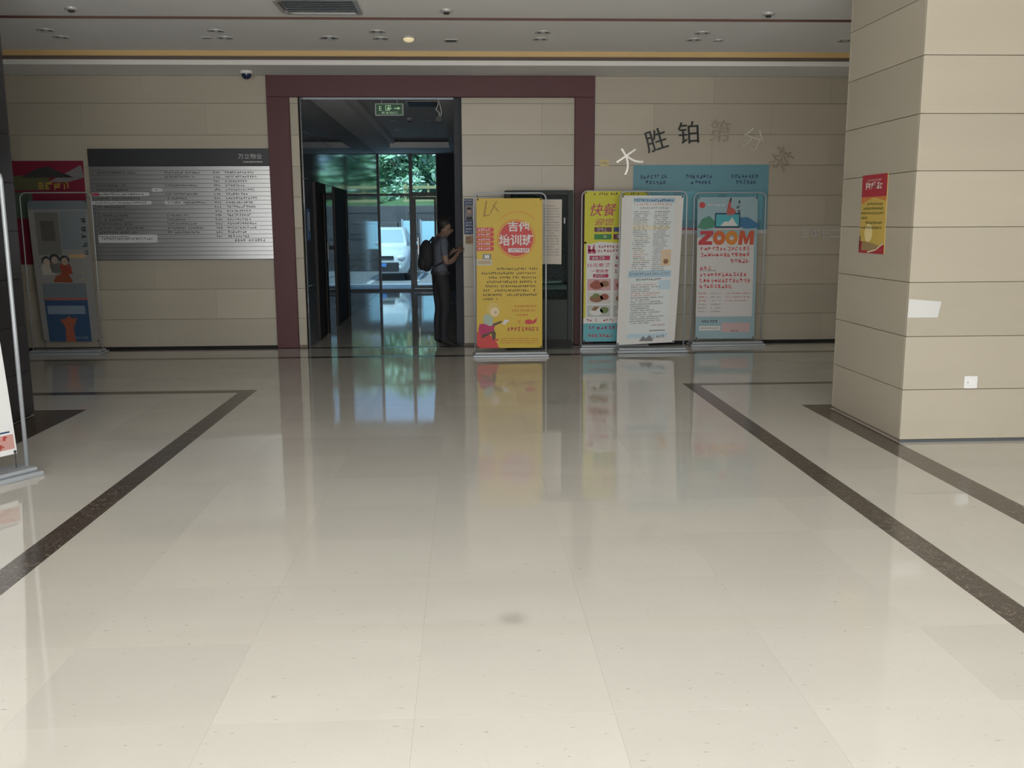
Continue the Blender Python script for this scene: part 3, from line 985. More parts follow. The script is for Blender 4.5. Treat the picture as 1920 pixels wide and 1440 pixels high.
# ================================================================== WALL SIGNS
# directory board
db = tag(empty('directory_board', (-3.49, YB, 0)), 'brushed metal tenant directory board with dark header on left wall', 'directory')
bx('back_plate', -1.105, 1.105, -.03, -.001, 1.125, 2.48, DARKGREY, db, .003)
bx('header', -1.105, 1.105, -.045, -.0305, 2.275, 2.48, DARKGREY, db, .003)
hs = Sheet((-1.10, -.0455, 2.28), (1.10, -.0455, 2.28), (1.10, -.0455, 2.475), (-1.10, -.0455, 2.475), thick=.0002)
hs.panel('header_face', DARKGREY, db, 1, 1)
SILV = flat('silver', (.55, .55, .55))
hs.text('万立物业', .89, .55, .062, SILV, width=.29)
hs.glyphs(.85, .96, .2, .02, SILV, small=True, seed=3)
NS = 22
zt, zb = 2.27, 1.13
BS = Sheet((-1.10, -.0425, zb), (1.10, -.0425, zb), (1.10, -.0425, zt), (-1.10, -.0425, zt), thick=.0002)
BS.obj = db
hgt = (zt - zb) / NS
for k in range(NS):
    bx('slat', -1.10, 1.10, -.042, -.0305, zb + hgt * k + .0015, zb + hgt * (k + 1) - .0015, BRUSHED, db, .001)
GI = flat('greyink', (.07, .07, .075))
rr = random.Random(5)
for k in range(1, NS):
    v = (NS - k - .5) / NS
    if k < 17:
        if rr.random() < .85 and k not in (3,):
            BS.glyphs(.03, rr.uniform(.18, .28), v, .026, GI, fill=.9, seed=k, layer=1)
        if rr.random() < .85:
            BS.glyphs(.41, rr.uniform(.52, .64), v, .026, GI, fill=.9, seed=k + 40, layer=1)
        BS.glyphs(.68, .72, v, .028, GI, seed=k + 80, layer=1)
        BS.glyphs(.745, rr.uniform(.86, .93), v, .03, GI, seed=k + 120, layer=1)
BS.glyphs(.78, .97, 4.5 / NS, .035, GI, seed=99, layer=1, fill=.9)
LP = flat('palestrip', (.66, .67, .68))
for q in ((.0, 15.05, .32, 15.95), (.335, 16.05, .395, 16.95), (.40, 13.05, .52, 13.95), (.0, 13.05, .33, 13.95), (.02, 4.05, .35, 6.0)):
    BS.rect(q[0] + .003, q[1] / NS, q[2], q[3] / NS, LP, 'name_strip', 1)
    BS.glyphs(q[0] + .02, q[2] - .02, (q[1] + q[3]) / 2 / NS, .026, GI, seed=int(q[1]), layer=2)
BS.rect(.005, 15.15 / NS, .045, 15.85 / NS, flat('rosered', (.5, .1, .14)), 'red_mark', 2)

# teal poster
tp = Sheet((2.14, YB - .004, 1.41), (3.88, YB - .004, 1.41), (3.88, YB - .004, 2.275), (2.14, YB - .004, 2.275), thick=.003)
tag(tp.panel('wall_poster', flat('teal', (.14, .32, .385))), 'wide teal blue poster on the right wall behind the banners', 'poster')
tp.rect(0, 0, 1, .055, flat('palewhite', (.6, .6, .6)), 'white_band')
tp.rect(0, .055, .62, .085, flat('rosered', (.5, .1, .14)), 'red_band')
NAVY = flat('navy', (.03, .06, .16))
for k in range(3):
    u = .05 + .335 * k
    tp.glyphs(u, u + .22, .83, .055, NAVY, seed=k, wide=.8)
    tp.glyphs(u + .04, u + .19, .75, .055, NAVY, seed=k + 5, wide=.8)
tp.rect(.03, .2, .3, .62, flat('teal2', (.16, .42, .5)), 'panel_block')
tp.rect(.36, .2, .63, .62, flat('teal2', (.16, .42, .5)), 'panel_block')
tp.rect(.69, .2, .96, .62, flat('teal2', (.16, .42, .5)), 'panel_block')
# small yellow sticker
st = Sheet((1.72, YB - .002, 2.26), (1.83, YB - .002, 2.26), (1.83, YB - .002, 2.34), (1.72, YB - .002, 2.34), thick=.0015)
tag(st.panel('sticker', flat('paleyellow', (.62, .52, .24)), None, 1, 1), 'small pale yellow sticker on stone beside the wine frame', 'sticker')
st.glyphs(.1, .9, .5, .02, GI)

# arc of wall letters
for ch, x, z, s_, rot, m, lab in (
        ('大', 2.07, 2.35, .30, .60, CHROME, 'tilted shiny metal character, first of the arc above teal poster'),
        ('胜', 2.42, 2.58, .27, .30, DARK_REFLECTION, 'tilted metal character coloured as a dark reflection, second of the arc on the right wall'),
        ('铂', 2.83, 2.67, .27, .08, DARK_REFLECTION, 'upright metal character coloured as a dark reflection, third of the arc on the right wall'),
        ('第', 3.24, 2.69, .27, -.08, TAN_REFLECTION, 'metal character coloured as a tan reflection, fourth of the arc on the right wall'),
        ('分', 3.66, 2.59, .27, -.30, CHROME, 'shiny metal character, fifth of the arc on the right wall'),
        ('茶', 4.04, 2.34, .27, -.55, TAN_REFLECTION, 'metal character coloured as a tan reflection, last of the arc by the poster corner')):
    o = solid_text('wall_letter', ch, (x, YB - .0005, z), s_, .02, m, rot=rot, bold=-.004 if m == CHROME else 0)
    tag(o, lab, 'letter', 'arc of metal characters on the right wall')
for k, ch in enumerate('三国已二亿'):
    o = solid_text('wall_letter', ch, (4.38 + k * .135, YB - .0005, 1.405), .095, .018, mat('satin_letter', (.62, .62, .60), .5, .2), bold=.01)
    tag(o, ('first', 'second', 'third', 'fourth', 'fifth')[k] + ' small silver character in the row running behind the right pillar', 'letter', 'row of small silver characters')

# red poster on the left wall
rp = Sheet((-6.2, YB - .004, 1.08), (-4.67, YB - .004, 1.08), (-4.67, YB - .004, 2.34), (-6.2, YB - .004, 2.34), thick=.003)
tag(rp.panel('wall_poster', flat('crimson', (.22, .018, .045))), 'crimson picture poster on the left wall behind a banner stand', 'poster')
rp.rect(.3, .72, .72, .86, flat('olive', (.12, .12, .06)), 'picture')
rp.poly([(.5, .84), (.62, .92), (.72, .95), (.8, .9), (.92, .84)], flat('darkroof', (.05, .05, .05)), 'roof_picture', 2)
rp.poly([(.72, .80), (.98, .96), (1, .84), (.85, .79)], flat('palegrey', (.22, .21, .21)), 'pale_picture', 2)
rp.glyphs(.62, .9, .76, .1, flat('oldgold', (.40, .27, .06)), seed=4, layer=3)
rp.rect(.3, .45, .58, .70, flat('greenpic', (.10, .14, .10)), 'picture')
rp.rect(.62, .05, .98, .42, flat('crimson2', (.30, .02, .05)), 'block', 1)
rp.glyphs(.64, .96, .56, .09, PAPER, seed=9)
rp.rect(.6, .3, .7, .36, flat('palegrey', (.22, .21, .21)), 'pale_block', 2)

# portrait notice on the pilaster
pn = Sheet((-.005, YB - .004, 1.42), (.125, YB - .004, 1.42), (.125, YB - .004, 1.865), (-.005, YB - .004, 1.865), thick=.003)
tag(pn.panel('portrait_notice', NAVY), 'narrow navy notice with a portrait photo on the stone pilaster', 'notice')
pn.rect(.12, .40, .9, .82, flat('photo', (.25, .22, .24)), 'photo')
pn.disc(.5, .64, .028, flat('skin', (.5, .34, .27)), 'face', 2, ru=.024)
pn.disc(.5, .69, .030, INK, 'hair', 3, ru=.03, a0=0, a1=math.pi)
pn.poly([(.2, .41), (.32, .52), (.5, .47), (.68, .52), (.82, .41)], INK, 'jacket', 2)
for v in (.95, .88, .33, .25, .15, .07):
    pn.glyphs(.1, .92, v, .022, PAPER, seed=int(v * 100))
pm = Sheet((.01, YB - .003, 1.30), (.11, YB - .003, 1.30), (.11, YB - .003, 1.40), (.01, YB - .003, 1.40), thick=.0015)
tag(pm.panel('sticker', flat('brownpaper', (.36, .24, .13)), None, 1, 1), 'small brown paper slip under the portrait notice', 'sticker')
pm.glyphs(.1, .9, .7, .03, flat('rust', (.2, .07, .03))); pm.glyphs(.1, .9, .3, .03, flat('rust', (.2, .07, .03)), seed=3)

# red poster on the right pillar (face looks to -X)
PXF = 3.0745
pp = Sheet((PXF - .003, 7.338, 1.315), (PXF - .003, 6.89, 1.315), (PXF - .003, 6.898, 1.9), (PXF - .003, 7.338, 1.9), thick=.003)
tag(pp.panel('pillar_poster', flat('gold', (.62, .44, .10))), 'red and gold poster stuck on the right pillar', 'poster')
pp.rect(0, .72, 1, 1, flat('red', (.42, .03, .05)), 'red_head')
pp.poly([(0, .72), (1, .72), (1, .66), (.5, .715), (0, .63)], flat('orange', (.62, .22, .06)), 'orange_blend', 1)
pp.glyphs(.14, .84, .86, .06, PAPER, seed=5, layer=2, wide=.85)
pp.glyphs(.2, .8, .93, .015, flat('palepink', (.6, .35, .3)), small=True)
for k, (a, c) in enumerate(((.25, .9), (.1, .9), (.03, .92), (.03, .3), (.22, .9), (.03, .9))):
    pp.glyphs(a, c, .63 - .06 * k, .022, flat('darkgreen', (.06, .1, .04)), seed=k, wide=.9)
pp.disc(.36, .26, .07, flat('sun', (.85, .72, .35)), 'sun', 1)
pp.poly([(.0, 0), (.0, .16), (.25, .13), (.55, .05), (1, .12), (1, 0)], flat('red', (.42, .03, .05)), 'red_foot', 2)
pp.poly([(.12, .03), (.12, .15), (.4, .14), (.8, .10), (.55, .04)], flat('temple', (.35, .25, .12)), 'building_picture', 3)
pp.poly([(.35, .02), (.7, .06), (.96, .14), (.98, .125), (.7, .04), (.4, .005)], flat('cream', (.75, .68, .5)), 'ribbon', 4)
pp.rect(.02, .03, .05, .22, INK, 'monument_shadow', 3)

# white socket plate and painted window reflection on the pillar front
sk = tag(empty('wall_socket', (3.561, 6.4595, .428)), 'white square socket plate low on the right pillar', 'socket')
bx('plate', -.048, .048, -.010, 0, -.045, .045, mat('white_plastic', (.85, .85, .84), .35), sk, .004)
bx('insert', -.025, .025, -.0125, -.0101, -.025, .025, MATS['white_plastic'], sk, .002)
MB().box(-.03, -.02, -.0135, -.0126, -.004, .004).build('screw', ALU, sk)
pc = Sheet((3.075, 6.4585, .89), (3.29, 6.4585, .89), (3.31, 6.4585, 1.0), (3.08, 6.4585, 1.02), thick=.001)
tag(pc.panel('painted_reflection', flat('patch', (.66, .66, .64)), None, 3, 3), 'pale painted window reflection on the right pillar at its corner', 'patch')


# ================================================================== BANNER STANDS
def stand(label, loc, rz, w, h, corners, panel_mat, bow=.012, wave=0.0, r=.0085, depth=.27, top_bar=True, group='banner stands'):
    t = tag(empty('banner_stand', loc, rz), label, 'banner stand', group)
    b_ = MB().cbox(-w / 2 - .015, w / 2 + .015, -depth / 2, depth / 2, 0, .028, .006).cbox(-w / 2 + .005, w / 2 - .005, -depth / 2 + .03, depth / 2 - .03, .029, .055, .008)
    b_.build('base', ALU, t)
    xw = w / 2 - .012
    path = [(-xw, 0, .05), (-xw, 0, h * .5), (-xw, 0, h - .07)]
    path += [(-xw + .07 - .07 * math.cos(a), 0, h - .07 + .07 * math.sin(a)) for a in (math.pi / 8 * k for k in range(1, 5))]
    path += [(xw - .07 + .07 * math.sin(a), 0, h - .07 + .07 * math.cos(a)) for a in (math.pi / 8 * k for k in range(0, 5))]
    path += [(xw, 0, h * .5), (xw, 0, .05)]
    MB().tube(path, r, 10).build('frame', ALU, t, True)
    s_ = Sheet(*[(x, -.022, z) for x, z in corners], bow=bow, wave=wave)
    s_.panel('panel', panel_mat, t, 12, 24)
    # hooks and hold-down cords at the panel corners
    for k, (x, z) in enumerate(corners):
        q = s_.pt((0.02, .98, .98, .02)[k], (.008, .008, .992, .992)[k], .004)
        MB().sphere(q, .010, 8, 6).build('eyelet', DARKGREY, s_.obj, True)
        e_ = (x, 0, h - .01) if z > h / 2 else (x, 0, .045)
        MB().tube([q, e_], .003, 5).build('hook_cord', DARKGREY, t)
    t['w'] = w
    del t['w']
    return t, s_


RED = flat('red2', (.55, .05, .05))
MAG = flat('magenta', (.42, .02, .10))
WHT = flat('white', (.68, .67, .65))

# --- yellow guitar class banner
t, s = stand('yellow guitar class banner stand before the stone pilaster', (.528, 11.19, 0), 0, .865, 1.90,
             [(-.40, .10), (.375, .095), (.375, 1.84), (-.385, 1.84)], flat('yellow', (.60, .42, .045)))
s.disc(.60, .735, .225, flat('orangering', (.65, .22, .04)), 'ring', 1, inner=.94)
s.disc(.60, .735, .20, RED, 'red_disc', 1)
s.disc(.62, .76, .27, flat('orangering', (.65, .22, .04)), 'swirl', 1, inner=.97, a0=.7, a1=2.4)
s.text('吉他', .64, .815, .115, WHT, width=.25, bold=.02)
s.text('培训班', .60, .725, .135, WHT, width=.40, bold=.02)
s.rect(.48, .645, .80, .672, WHT, 'white_label', 2)
s.glyphs(.50, .79, .6585, .035, MAG, layer=3, seed=3, wide=.8)
for k in range(5):
    v = .795 - .0315 * k
    s.rect(0, v - .0135, .24, v + .0135, RED, 'red_tab', 1)
    s.disc(.235, v, .022, RED, 'tab_end', 1)
    s.glyphs(.02, .23, v, .030, WHT, seed=k)
s.poly([(.10, .88), (.12, .88), (.16, .985), (.14, .985)], flat('brownline', (.3, .16, .02)), 'sketch_stroke', 1)
s.poly([(.10, .88), (.20, .89), (.20, .895), (.10, .887)], flat('brownline', (.3, .16, .02)), 'sketch_stroke', 1)
s.poly([(.20, .90), (.30, .985), (.31, .98), (.215, .90)], flat('brownline', (.3, .16, .02)), 'sketch_stroke', 1)
s.poly([(.245, .955), (.33, .91), (.335, .917), (.25, .962)], flat('brownline', (.3, .16, .02)), 'sketch_stroke', 1)
s.rect(.09, .60, .22, .635, flat('photogrey', (.2, .21, .19)), 'photo', 1)
s.rect(.12, .606, .19, .628, WHT, 'photo_detail', 2)
s.rect(.0, .56, .23, .598, flat('photopale', (.5, .5, .46)), 'photo', 1)
s.rect(.02, .568, .21, .59, flat('photowarm', (.42, .33, .2)), 'photo_detail', 2)
for k, (a, c) in enumerate(((.3, .93), (.07, .93), (.18, .92), (.15, .92), (.13, .92), (.10, .93), (.09, .92), (.09, .33))):
    s.glyphs(a, c, .535 - .029 * k, .030, INK, seed=k, fill=.92, wide=.85)
s.poly([(0, 0), (0, .11), (.1, .115), (.2, .09), (.3, .04), (.34, 0)], RED, 'red_hill', 1)
# child with guitar
SK = flat('skin', (.5, .34, .27)); OUT = flat('outline', (.08, .05, .03))
s.disc(.27, .245, .055, flat('cartoonskin', (.72, .58, .36)), 'figure_head', 2)
s.disc(.25, .265, .075, flat('cartoonhair', (.62, .45, .12)), 'figure_hair', 1)
s.disc(.285, .245, .008, OUT, 'figure_eye', 3)
s.poly([(.10, .17), (.10, .22), (.16, .235), (.24, .21), (.25, .16), (.18, .14)], flat('mint', (.36, .45, .36)), 'figure_shirt', 2)
s.poly([(.02, .12), (.04, .165), (.12, .165), (.2, .15), (.27, .16), (.26, .12), (.15, .10), (.06, .09)], MAG, 'guitar_body', 3)
s.poly([(.24, .145), (.38, .175), (.38, .187), (.24, .165)], OUT, 'guitar_neck', 3)
s.poly([(.38, .165), (.43, .195), (.5, .19), (.46, .175), (.43, .16)], WHT, 'figure_hand', 4)
s.poly([(.06, .065), (.10, .115), (.26, .125), (.29, .10), (.28, .055), (.24, .055), (.22, .10), (.12, .075)], OUT, 'figure_trousers', 2)
s.poly([(.27, .05), (.34, .05), (.32, .062), (.27, .064)], RED, 'figure_shoe', 3)
ORG = flat('orangeink', (.52, .15, .03))
s.glyphs(.57, .93, .285, .02, ORG, seed=1, small=True); s.glyphs(.53, .93, .255, .032, ORG, seed=2, fill=.8); s.glyphs(.6, .8, .225, .02, ORG, seed=3, small=True)
s.disc(.79, .178, .030, RED, 'note_dot', 1, ru=.045)
s.poly([(.80, .165), (.90, .20), (.92, .205), (.905, .175), (.86, .165)], RED, 'note_tail', 1)
s.disc(.66, .178, .02, ORG, 'note_ring', 1, inner=.6, a0=1.2, a1=5.2)
s.glyphs(.46, .95, .128, .055, flat('brick', (.38, .05, .03)), seed=8, wide=.75)
for v in (.065, .05, .035):
    s.glyphs(.36, .95, v, .012, ORG, seed=int(v * 1000), small=True, fill=.95)

# --- fast food banner
t, s = stand('yellow and white fast food banner stand beside the wine frame', (1.855, 11.76, 0), 0, .86, 1.94,
             [(-.395, .09), (.37, .09), (.38, 1.935), (-.385, 1.935)], WHT, bow=.0)
s.rect(0, .08, 1, 1, WHT, 'white_field', 1)
YG = flat('limeyellow', (.58, .55, .03))
s.poly([(0, .66), (.1, .655), (.25, .67), (.6, .66), (1, .70), (1, 1), (0, 1)], YG, 'yellow_field', 2)
s.poly([(0, .16), (.035, .16), (.035, .67), (0, .67)], YG, 'yellow_edge', 2)
s.glyphs(.1, .9, .982, .03, INK, seed=2, layer=3, fill=.5)
s.text('快餐', .30, .88, .15, MAG, layer=4, width=.32, bold=.004, shear=.25)
s.text('迎您', .32, .80, .085, MAG, layer=4, width=.24, bold=.004, shear=.2)
for q, c in (((.16, .735, .44, .765), flat('plum', (.12, .02, .05))), ((.47, .735, .75, .765), flat('bluebox', (.06, .08, .22))), ((.16, .685, .44, .72), flat('greenbox', (.03, .20, .04))), ((.47, .685, .75, .72), flat('plum', (.12, .02, .05)))):
    s.rect(*q, c, 'menu_box', 3)
    s.glyphs(q[0] + .04, q[2] - .04, (q[1] + q[3]) / 2, .042, WHT, layer=4, seed=int(q[0] * 10), fill=.8)
# delivery scooter sign
s.disc(.09, .605, .026, MAG, 'scooter_wheel', 2); s.disc(.16, .605, .026, MAG, 'scooter_wheel', 2)
s.poly([(.06, .61), (.06, .645), (.10, .645), (.10, .62), (.13, .62), (.15, .65), (.165, .65), (.17, .61)], MAG, 'scooter_body', 2)
for k, (a, c, v, h_) in enumerate(((.22, .9, .638, .036), (.22, .9, .61, .036), (.5, .9, .565, .05))):
    s.glyphs(a, c, v, h_, MAG, seed=k, layer=2)
s.rect(.09, .548, .42, .578, MAG, 'price_box', 2); s.glyphs(.12, .40, .563, .045, WHT, layer=3, seed=6)
s.text('15元套餐', .24, .515, .052, MAG, layer=2, width=.28, bold=.01)
s.text('一荤两素', .26, .475, .045, MAG, layer=2, width=.22, bold=.01)
s.glyphs(.5, .9, .515, .05, MAG, layer=2, seed=14); s.glyphs(.5, .9, .475, .045, MAG, layer=2, seed=15)
s.rect(.15, .432, .40, .456, MAG, 'price_box', 2); s.glyphs(.17, .38, .444, .035, WHT, layer=3, seed=7)
DB = flat('dishred', (.30, .07, .04)); DG = flat('dishgreen', (.14, .2, .06)); DP = flat('dishpink', (.55, .32, .32)); DBR = flat('dishbrown', (.25, .12, .05))
for i in range(2):
    for j in range(3):
        u0, v0 = .06 + .43 * i, .345 - .088 * j
        s.rect(u0, v0, u0 + .38, v0 + .078, (DP, flat('dishplate', (.55, .54, .5)), flat('dishgrey', (.45, .47, .45)))[j], 'dish_photo', 2)
        s.disc(u0 + .15, v0 + .035, .048, (DB, DBR, WHT)[j], 'dish', 3, ru=.085)
        s.disc(u0 + .28, v0 + .045, .040, (DBR, DB, DG)[j], 'dish', 3, ru=.055)
        s.poly([(u0 + .06, v0 + .045), (u0 + .12, v0 + .07), (u0 + .2, v0 + .066), (u0 + .14, v0 + .04)], (DB, DG, DBR)[j], 'dish_food', 4)
s.glyphs(.05, .9, .145, .035, MAG, seed=31, layer=2, fill=.9)
s.rect(0, 0, 1, .125, flat('turquoise', (.12, .40, .46)), 'turquoise_foot', 2)
s.glyphs(.08, .7, .095, .05, MAG, seed=33, layer=3); s.glyphs(.08, .5, .04, .045, RED, seed=35, layer=3)

# --- white recruitment-style notice banner
t, s = stand('white notice banner stand covered in small print before the food banner', (2.255, 11.43, 0), 0, .83, 1.92,
             [(-.425, .085), (.285, .115), (.36, 1.87), (-.385, 1.875)], WHT, bow=.02, wave=.012)
PB = flat('paleblue', (.36, .52, .62)); PG = flat('paleprint', (.66, .70, .70)); TXT = flat('greytext', (.22, .22, .23)); PK = flat('pinktext', (.55, .25, .22)); PY = flat('paleyellow2', (.72, .66, .48))
s.rect(.17, .04, .86, .985, PG, 'printed_area', 1)
s.rect(.19, .955, .86, .985, PB, 'blue_header', 2)
s.glyphs(.2, .85, .968, .035, NAVY, layer=3, seed=1, wide=.7)
s.glyphs(.2, .84, .942, .03, PK, layer=2, seed=2)
s.glyphs(.3, .78, .917, .026, TXT, layer=2, seed=3)
rr = random.Random(21)
v = .893
k = 0
while v > .50:
    a = .2 + rr.choice((0, 0, .02))
    c_ = (TXT, TXT, PK, TXT, flat('ochretext', (.45, .33, .14)))[rr.randrange(5)]
    s.glyphs(a, rr.uniform(.38, .50), v, .015, c_, layer=2, seed=k, small=True, fill=.9)
    s.glyphs(.53, rr.uniform(.72, .82), v, .015, TXT, layer=2, seed=k + 60, small=True, fill=.9)
    v -= .0135
    k += 1
s.rect(.19, .775, .80, .80, PY, 'highlight', 1.5)
s.rect(.68, .53, .84, .64, flat('peach', (.66, .50, .34)), 'cartoon_picture', 3)
s.disc(.76, .56, .03, flat('dishbrown', (.25, .12, .05)), 'picture_detail', 4)
s.rect(.15, .455, .86, .50, PB, 'blue_header', 2)
s.glyphs(.17, .84, .478, .03, TXT, layer=3, seed=71); s.glyphs(.28, .74, .44, .026, INK, layer=3, seed=72)
s.rect(.66, .37, .86, .435, flat('paleblue2', (.48, .62, .70)), 'blue_block', 2)
v = .405
while v > .14:
    s.glyphs(.2, rr.uniform(.5, .8), v, .015, TXT if rr.random() < .8 else PK, layer=3, seed=int(v * 1000), small=True, fill=.9)
    v -= .0145
s.glyphs(.58, .82, .125, .025, PK, layer=3, seed=81); s.rect(.55, .085, .82, .092, TXT, 'rule_line', 3)
s.rect(.17, .04, .86, .07, flat('paleblue2', (.48, .62, .70)), 'blue_foot', 2)
s.poly([(.38, .02), (.45, .055), (.5, .035), (.56, .06), (.62, .03), (.62, .015)], TXT, 'drawing', 4)
s.glyphs(.62, .85, .045, .045, TXT, layer=3, seed=90, wide=.8)

# --- meeting banner with large orange capitals
t, s = stand('pale teal banner stand with laptop picture and large orange capitals', (3.325, 11.95, 0), 0, .93, 1.92,
             [(-.40, .09), (.36, .085), (.345, 1.865), (-.42, 1.865)], flat('paleteal', (.30, .43, .47)), bow=.014)
s.rect(0, .16, .95, .72, flat('greywhite', (.62, .60, .59)), 'white_field', 1)
s.disc(.08, .945, .038, RED, 'emblem', 1, inner=.55); s.disc(.08, .945, .02, RED, 'emblem_core', 1)
s.glyphs(.18, .46, .945, .03, WHT, seed=1, layer=1)
for k in range(3):
    s.glyphs(.66 - .02 * (k % 2), .74, .965 - .032 * k, .05, INK, seed=k + 3, layer=2)
s.poly([(.48, .885), (.50, .94), (.53, .985), (.56, .985), (.55, .93), (.60, .92), (.64, .90), (.60, .875), (.50, .87)], flat('handred', (.45, .10, .08)), 'pointing_hand', 3)
s.poly([(.53, .965), (.54, .995), (.565, .995), (.555, .965)], INK, 'finger_tip', 4)
s.poly([(0, .79), (.08, .85), (.2, .87), (.3, .83), (.28, .79), (.12, .775)], flat('leafgreen', (.07, .24, .16)), 'green_swirl', 1)
s.poly([(.66, .86), (.84, .86), (1.03, .81), (1.02, .785), (.8, .78), (.66, .80)], flat('oceanblue', (.05, .18, .33)), 'blue_swirl', 1)
s.rect(.29, .785, .71, .89, flat('darkframe', (.02, .06, .09)), 'laptop_frame', 2)
s.rect(.31, .797, .69, .88, flat('screenteal', (.08, .40, .46)), 'laptop_screen', 3)
s.poly([(.38, .80), (.45, .83), (.52, .83), (.58, .86), (.62, .83), (.67, .80)], WHT, 'screen_picture', 4)
s.poly([(.25, .775), (.29, .785), (.71, .785), (.75, .775)], flat('palepink2', (.65, .5, .5)), 'laptop_base', 3)
cols = [(.50, .05, .06), (.60, .14, .04), (.62, .24, .04), (.55, .10, .05)]


def slant(pts, u0, u1):
    return [(u0 + (u1 - u0) * x + .02 * (y - .5), .668 + .098 * y) for x, y in pts]


s.poly(slant([(0, 0), (1, 0), (1, .26), (.52, .26), (1, .76), (1, 1), (.05, 1), (.05, .74), (.50, .74), (0, .26)], .03, .26), flat('zoom0', cols[0]), 'capital_letter', 4)
for k in (1, 2):
    u = (.365, .575)[k - 1]
    s.disc(u, .717, .089, flat('zoom%d' % k, cols[k]), 'capital_letter', 4, ru=.080, inner=.34)
s.poly(slant([(0, 0), (.26, 0), (.28, .55), (.42, .05), (.58, .05), (.72, .55), (.74, 0), (1, 0), (.96, 1), (.68, 1), (.5, .45), (.32, 1), (.04, 1)], .69, .95), flat('zoom3', cols[3]), 'capital_letter', 4)
for k, (a, c, v) in enumerate(((.05, .93, .64), (.05, .93, .597), (.56, .93, .553))):
    s.glyphs(a, c, v, .058, RED, seed=k, wide=.85)
s.glyphs(.05, .3, .505, .05, RED, seed=9); s.glyphs(.05, .33, .487, .015, TXT, seed=10, small=True)
for k, (a, c) in enumerate(((.05, .85), (.05, .93), (.05, .6))):
    s.glyphs(a, c, .458 - .042 * k, .055, RED, seed=20 + k, wide=.85)
for k in range(6):
    v = .325 - .026 * k
    s.glyphs(.03, .18, v, .022, RED if k < 3 else TXT, seed=40 + k)
    s.glyphs(.24, .42, v, .022, TXT, seed=50 + k, fill=.7)
    if k < 3:
        s.glyphs(.5, .92, v, .018, PK, seed=60 + k, small=True, fill=.7)
    s.rect(.03, v - .013, .93, v - .0115, PG, 'table_line', 2)
s.glyphs(.10, .40, .125, .035, INK, seed=70)
s.rect(.06, .06, .42, .092, WHT, 'white_label', 1); s.glyphs(.08, .40, .076, .024, TXT, seed=71)
s.rect(.44, .045, .92, .115, flat('palepink3', (.55, .40, .40)), 'pink_block', 1); s.glyphs(.6, .75, .055, .02, INK, seed=72)

# --- left wall banner
t, s = stand('grey picture banner stand on the left before the directory board', (-4.885, 11.83, 0), 0, .86, 1.945,
             [(-.27, .155), (.395, .15), (.37, 1.85), (-.335, 1.85)], flat('greypaper', (.27, .27, .26)), bow=.01, wave=.01)
s.rect(.0, .94, 1, 1, flat('greyblue', (.16, .19, .215)), 'blue_head', 1)
s.rect(.1, .62, .5, .92, flat('mapgrey', (.17, .17, .155)), 'map_picture', 1)
s.rect(.18, .72, .42, .86, flat('mapdark', (.11, .105, .095)), 'map_detail', 2)
s.rect(.52, .66, .97, .93, flat('greyblue2', (.2, .23, .245)), 'sky_picture', 1)
for k in range(5):
    s.glyphs(.86, .97, .86 - .055 * k, .075, INK, seed=k, layer=3)
for k in range(4):
    s.rect(.05, .60 - .02 * k, .6, .604 - .02 * k, TXT, 'rule_line', 2)
s.rect(.62, .60, .9, .625, flat('apricot', (.52, .34, .18)), 'orange_band', 2)
for k, (u, v, c) in enumerate(((.22, .57, (.45, .36, .26)), (.36, .585, (.36, .30, .24)), (.53, .575, (.40, .30, .22)))):
    s.poly([(u - .09, v - .09), (u - .1, v - .03), (u, v + .01), (u + .1, v - .03), (u + .12, v - .09)], (flat('graph1', (.42, .40, .35)), flat('graph2', (.13, .13, .12)), flat('graph3', (.30, .06, .04)))[k], 'pictured_clothes', 2)
    s.disc(u, v, .045, flat('face%d' % k, c), 'pictured_face', 3, ru=.04)
    s.disc(u, v + .012, .052, INK, 'pictured_hair', 2, ru=.06)
s.poly([(.3, .43), (.35, .47), (.55, .50), (.64, .44), (.62, .425)], flat('graph4', (.26, .07, .03)), 'red_garment', 4)
s.rect(.10, .0, .86, .42, flat('seablue', (.04, .085, .17)), 'sea_picture', 1)
s.rect(.10, .31, .86, .42, flat('greyblue', (.16, .19, .215)), 'sky_band', 2)
s.rect(.12, .30, .86, .318, flat('sunset', (.35, .12, .1)), 'sunset_band', 3)
s.rect(.14, .20, .8, .26, flat('palesea', (.20, .27, .34)), 'shore_band', 2)
s.poly([(.40, .0), (.42, .10), (.34, .16), (.46, .17), (.5, .19), (.54, .17), (.64, .17), (.56, .10), (.58, .0)], flat('swimmer', (.35, .10, .06)), 'swimmer_picture', 3)
s.glyphs(.5, .84, .03, .03, flat('palesea', (.20, .27, .34)), seed=5, layer=3)
for k in range(2):
    s.disc(.82, .50 - .05 * k, .012, flat('apricot', (.52, .34, .18)), 'dot', 2)

# --- near banner at the left edge
t, s = stand('near white banner stand with red foot print at the left edge', (-3.03, 5.625, 0), math.radians(58.5),   .92, 1.895,
             [(-.40, .15), (.375, .15), (.24, 1.86), (-.40, 1.86)], mat('print_nearwhite', (.84, .84, .83), .45), bow=.02, r=.013, depth=.26)
s.rect(.55, .02, .985, .075, flat('rosepale', (.62, .34, .30)), 'red_block', 1)
s.glyphs(.6, .97, .062, .04, RED, seed=3); s.glyphs(.6, .97, .032, .045, flat('brick', (.38, .05, .03)), seed=4)
s.rect(.6, .082, .96, .088, NAVY, 'rule_line', 1)

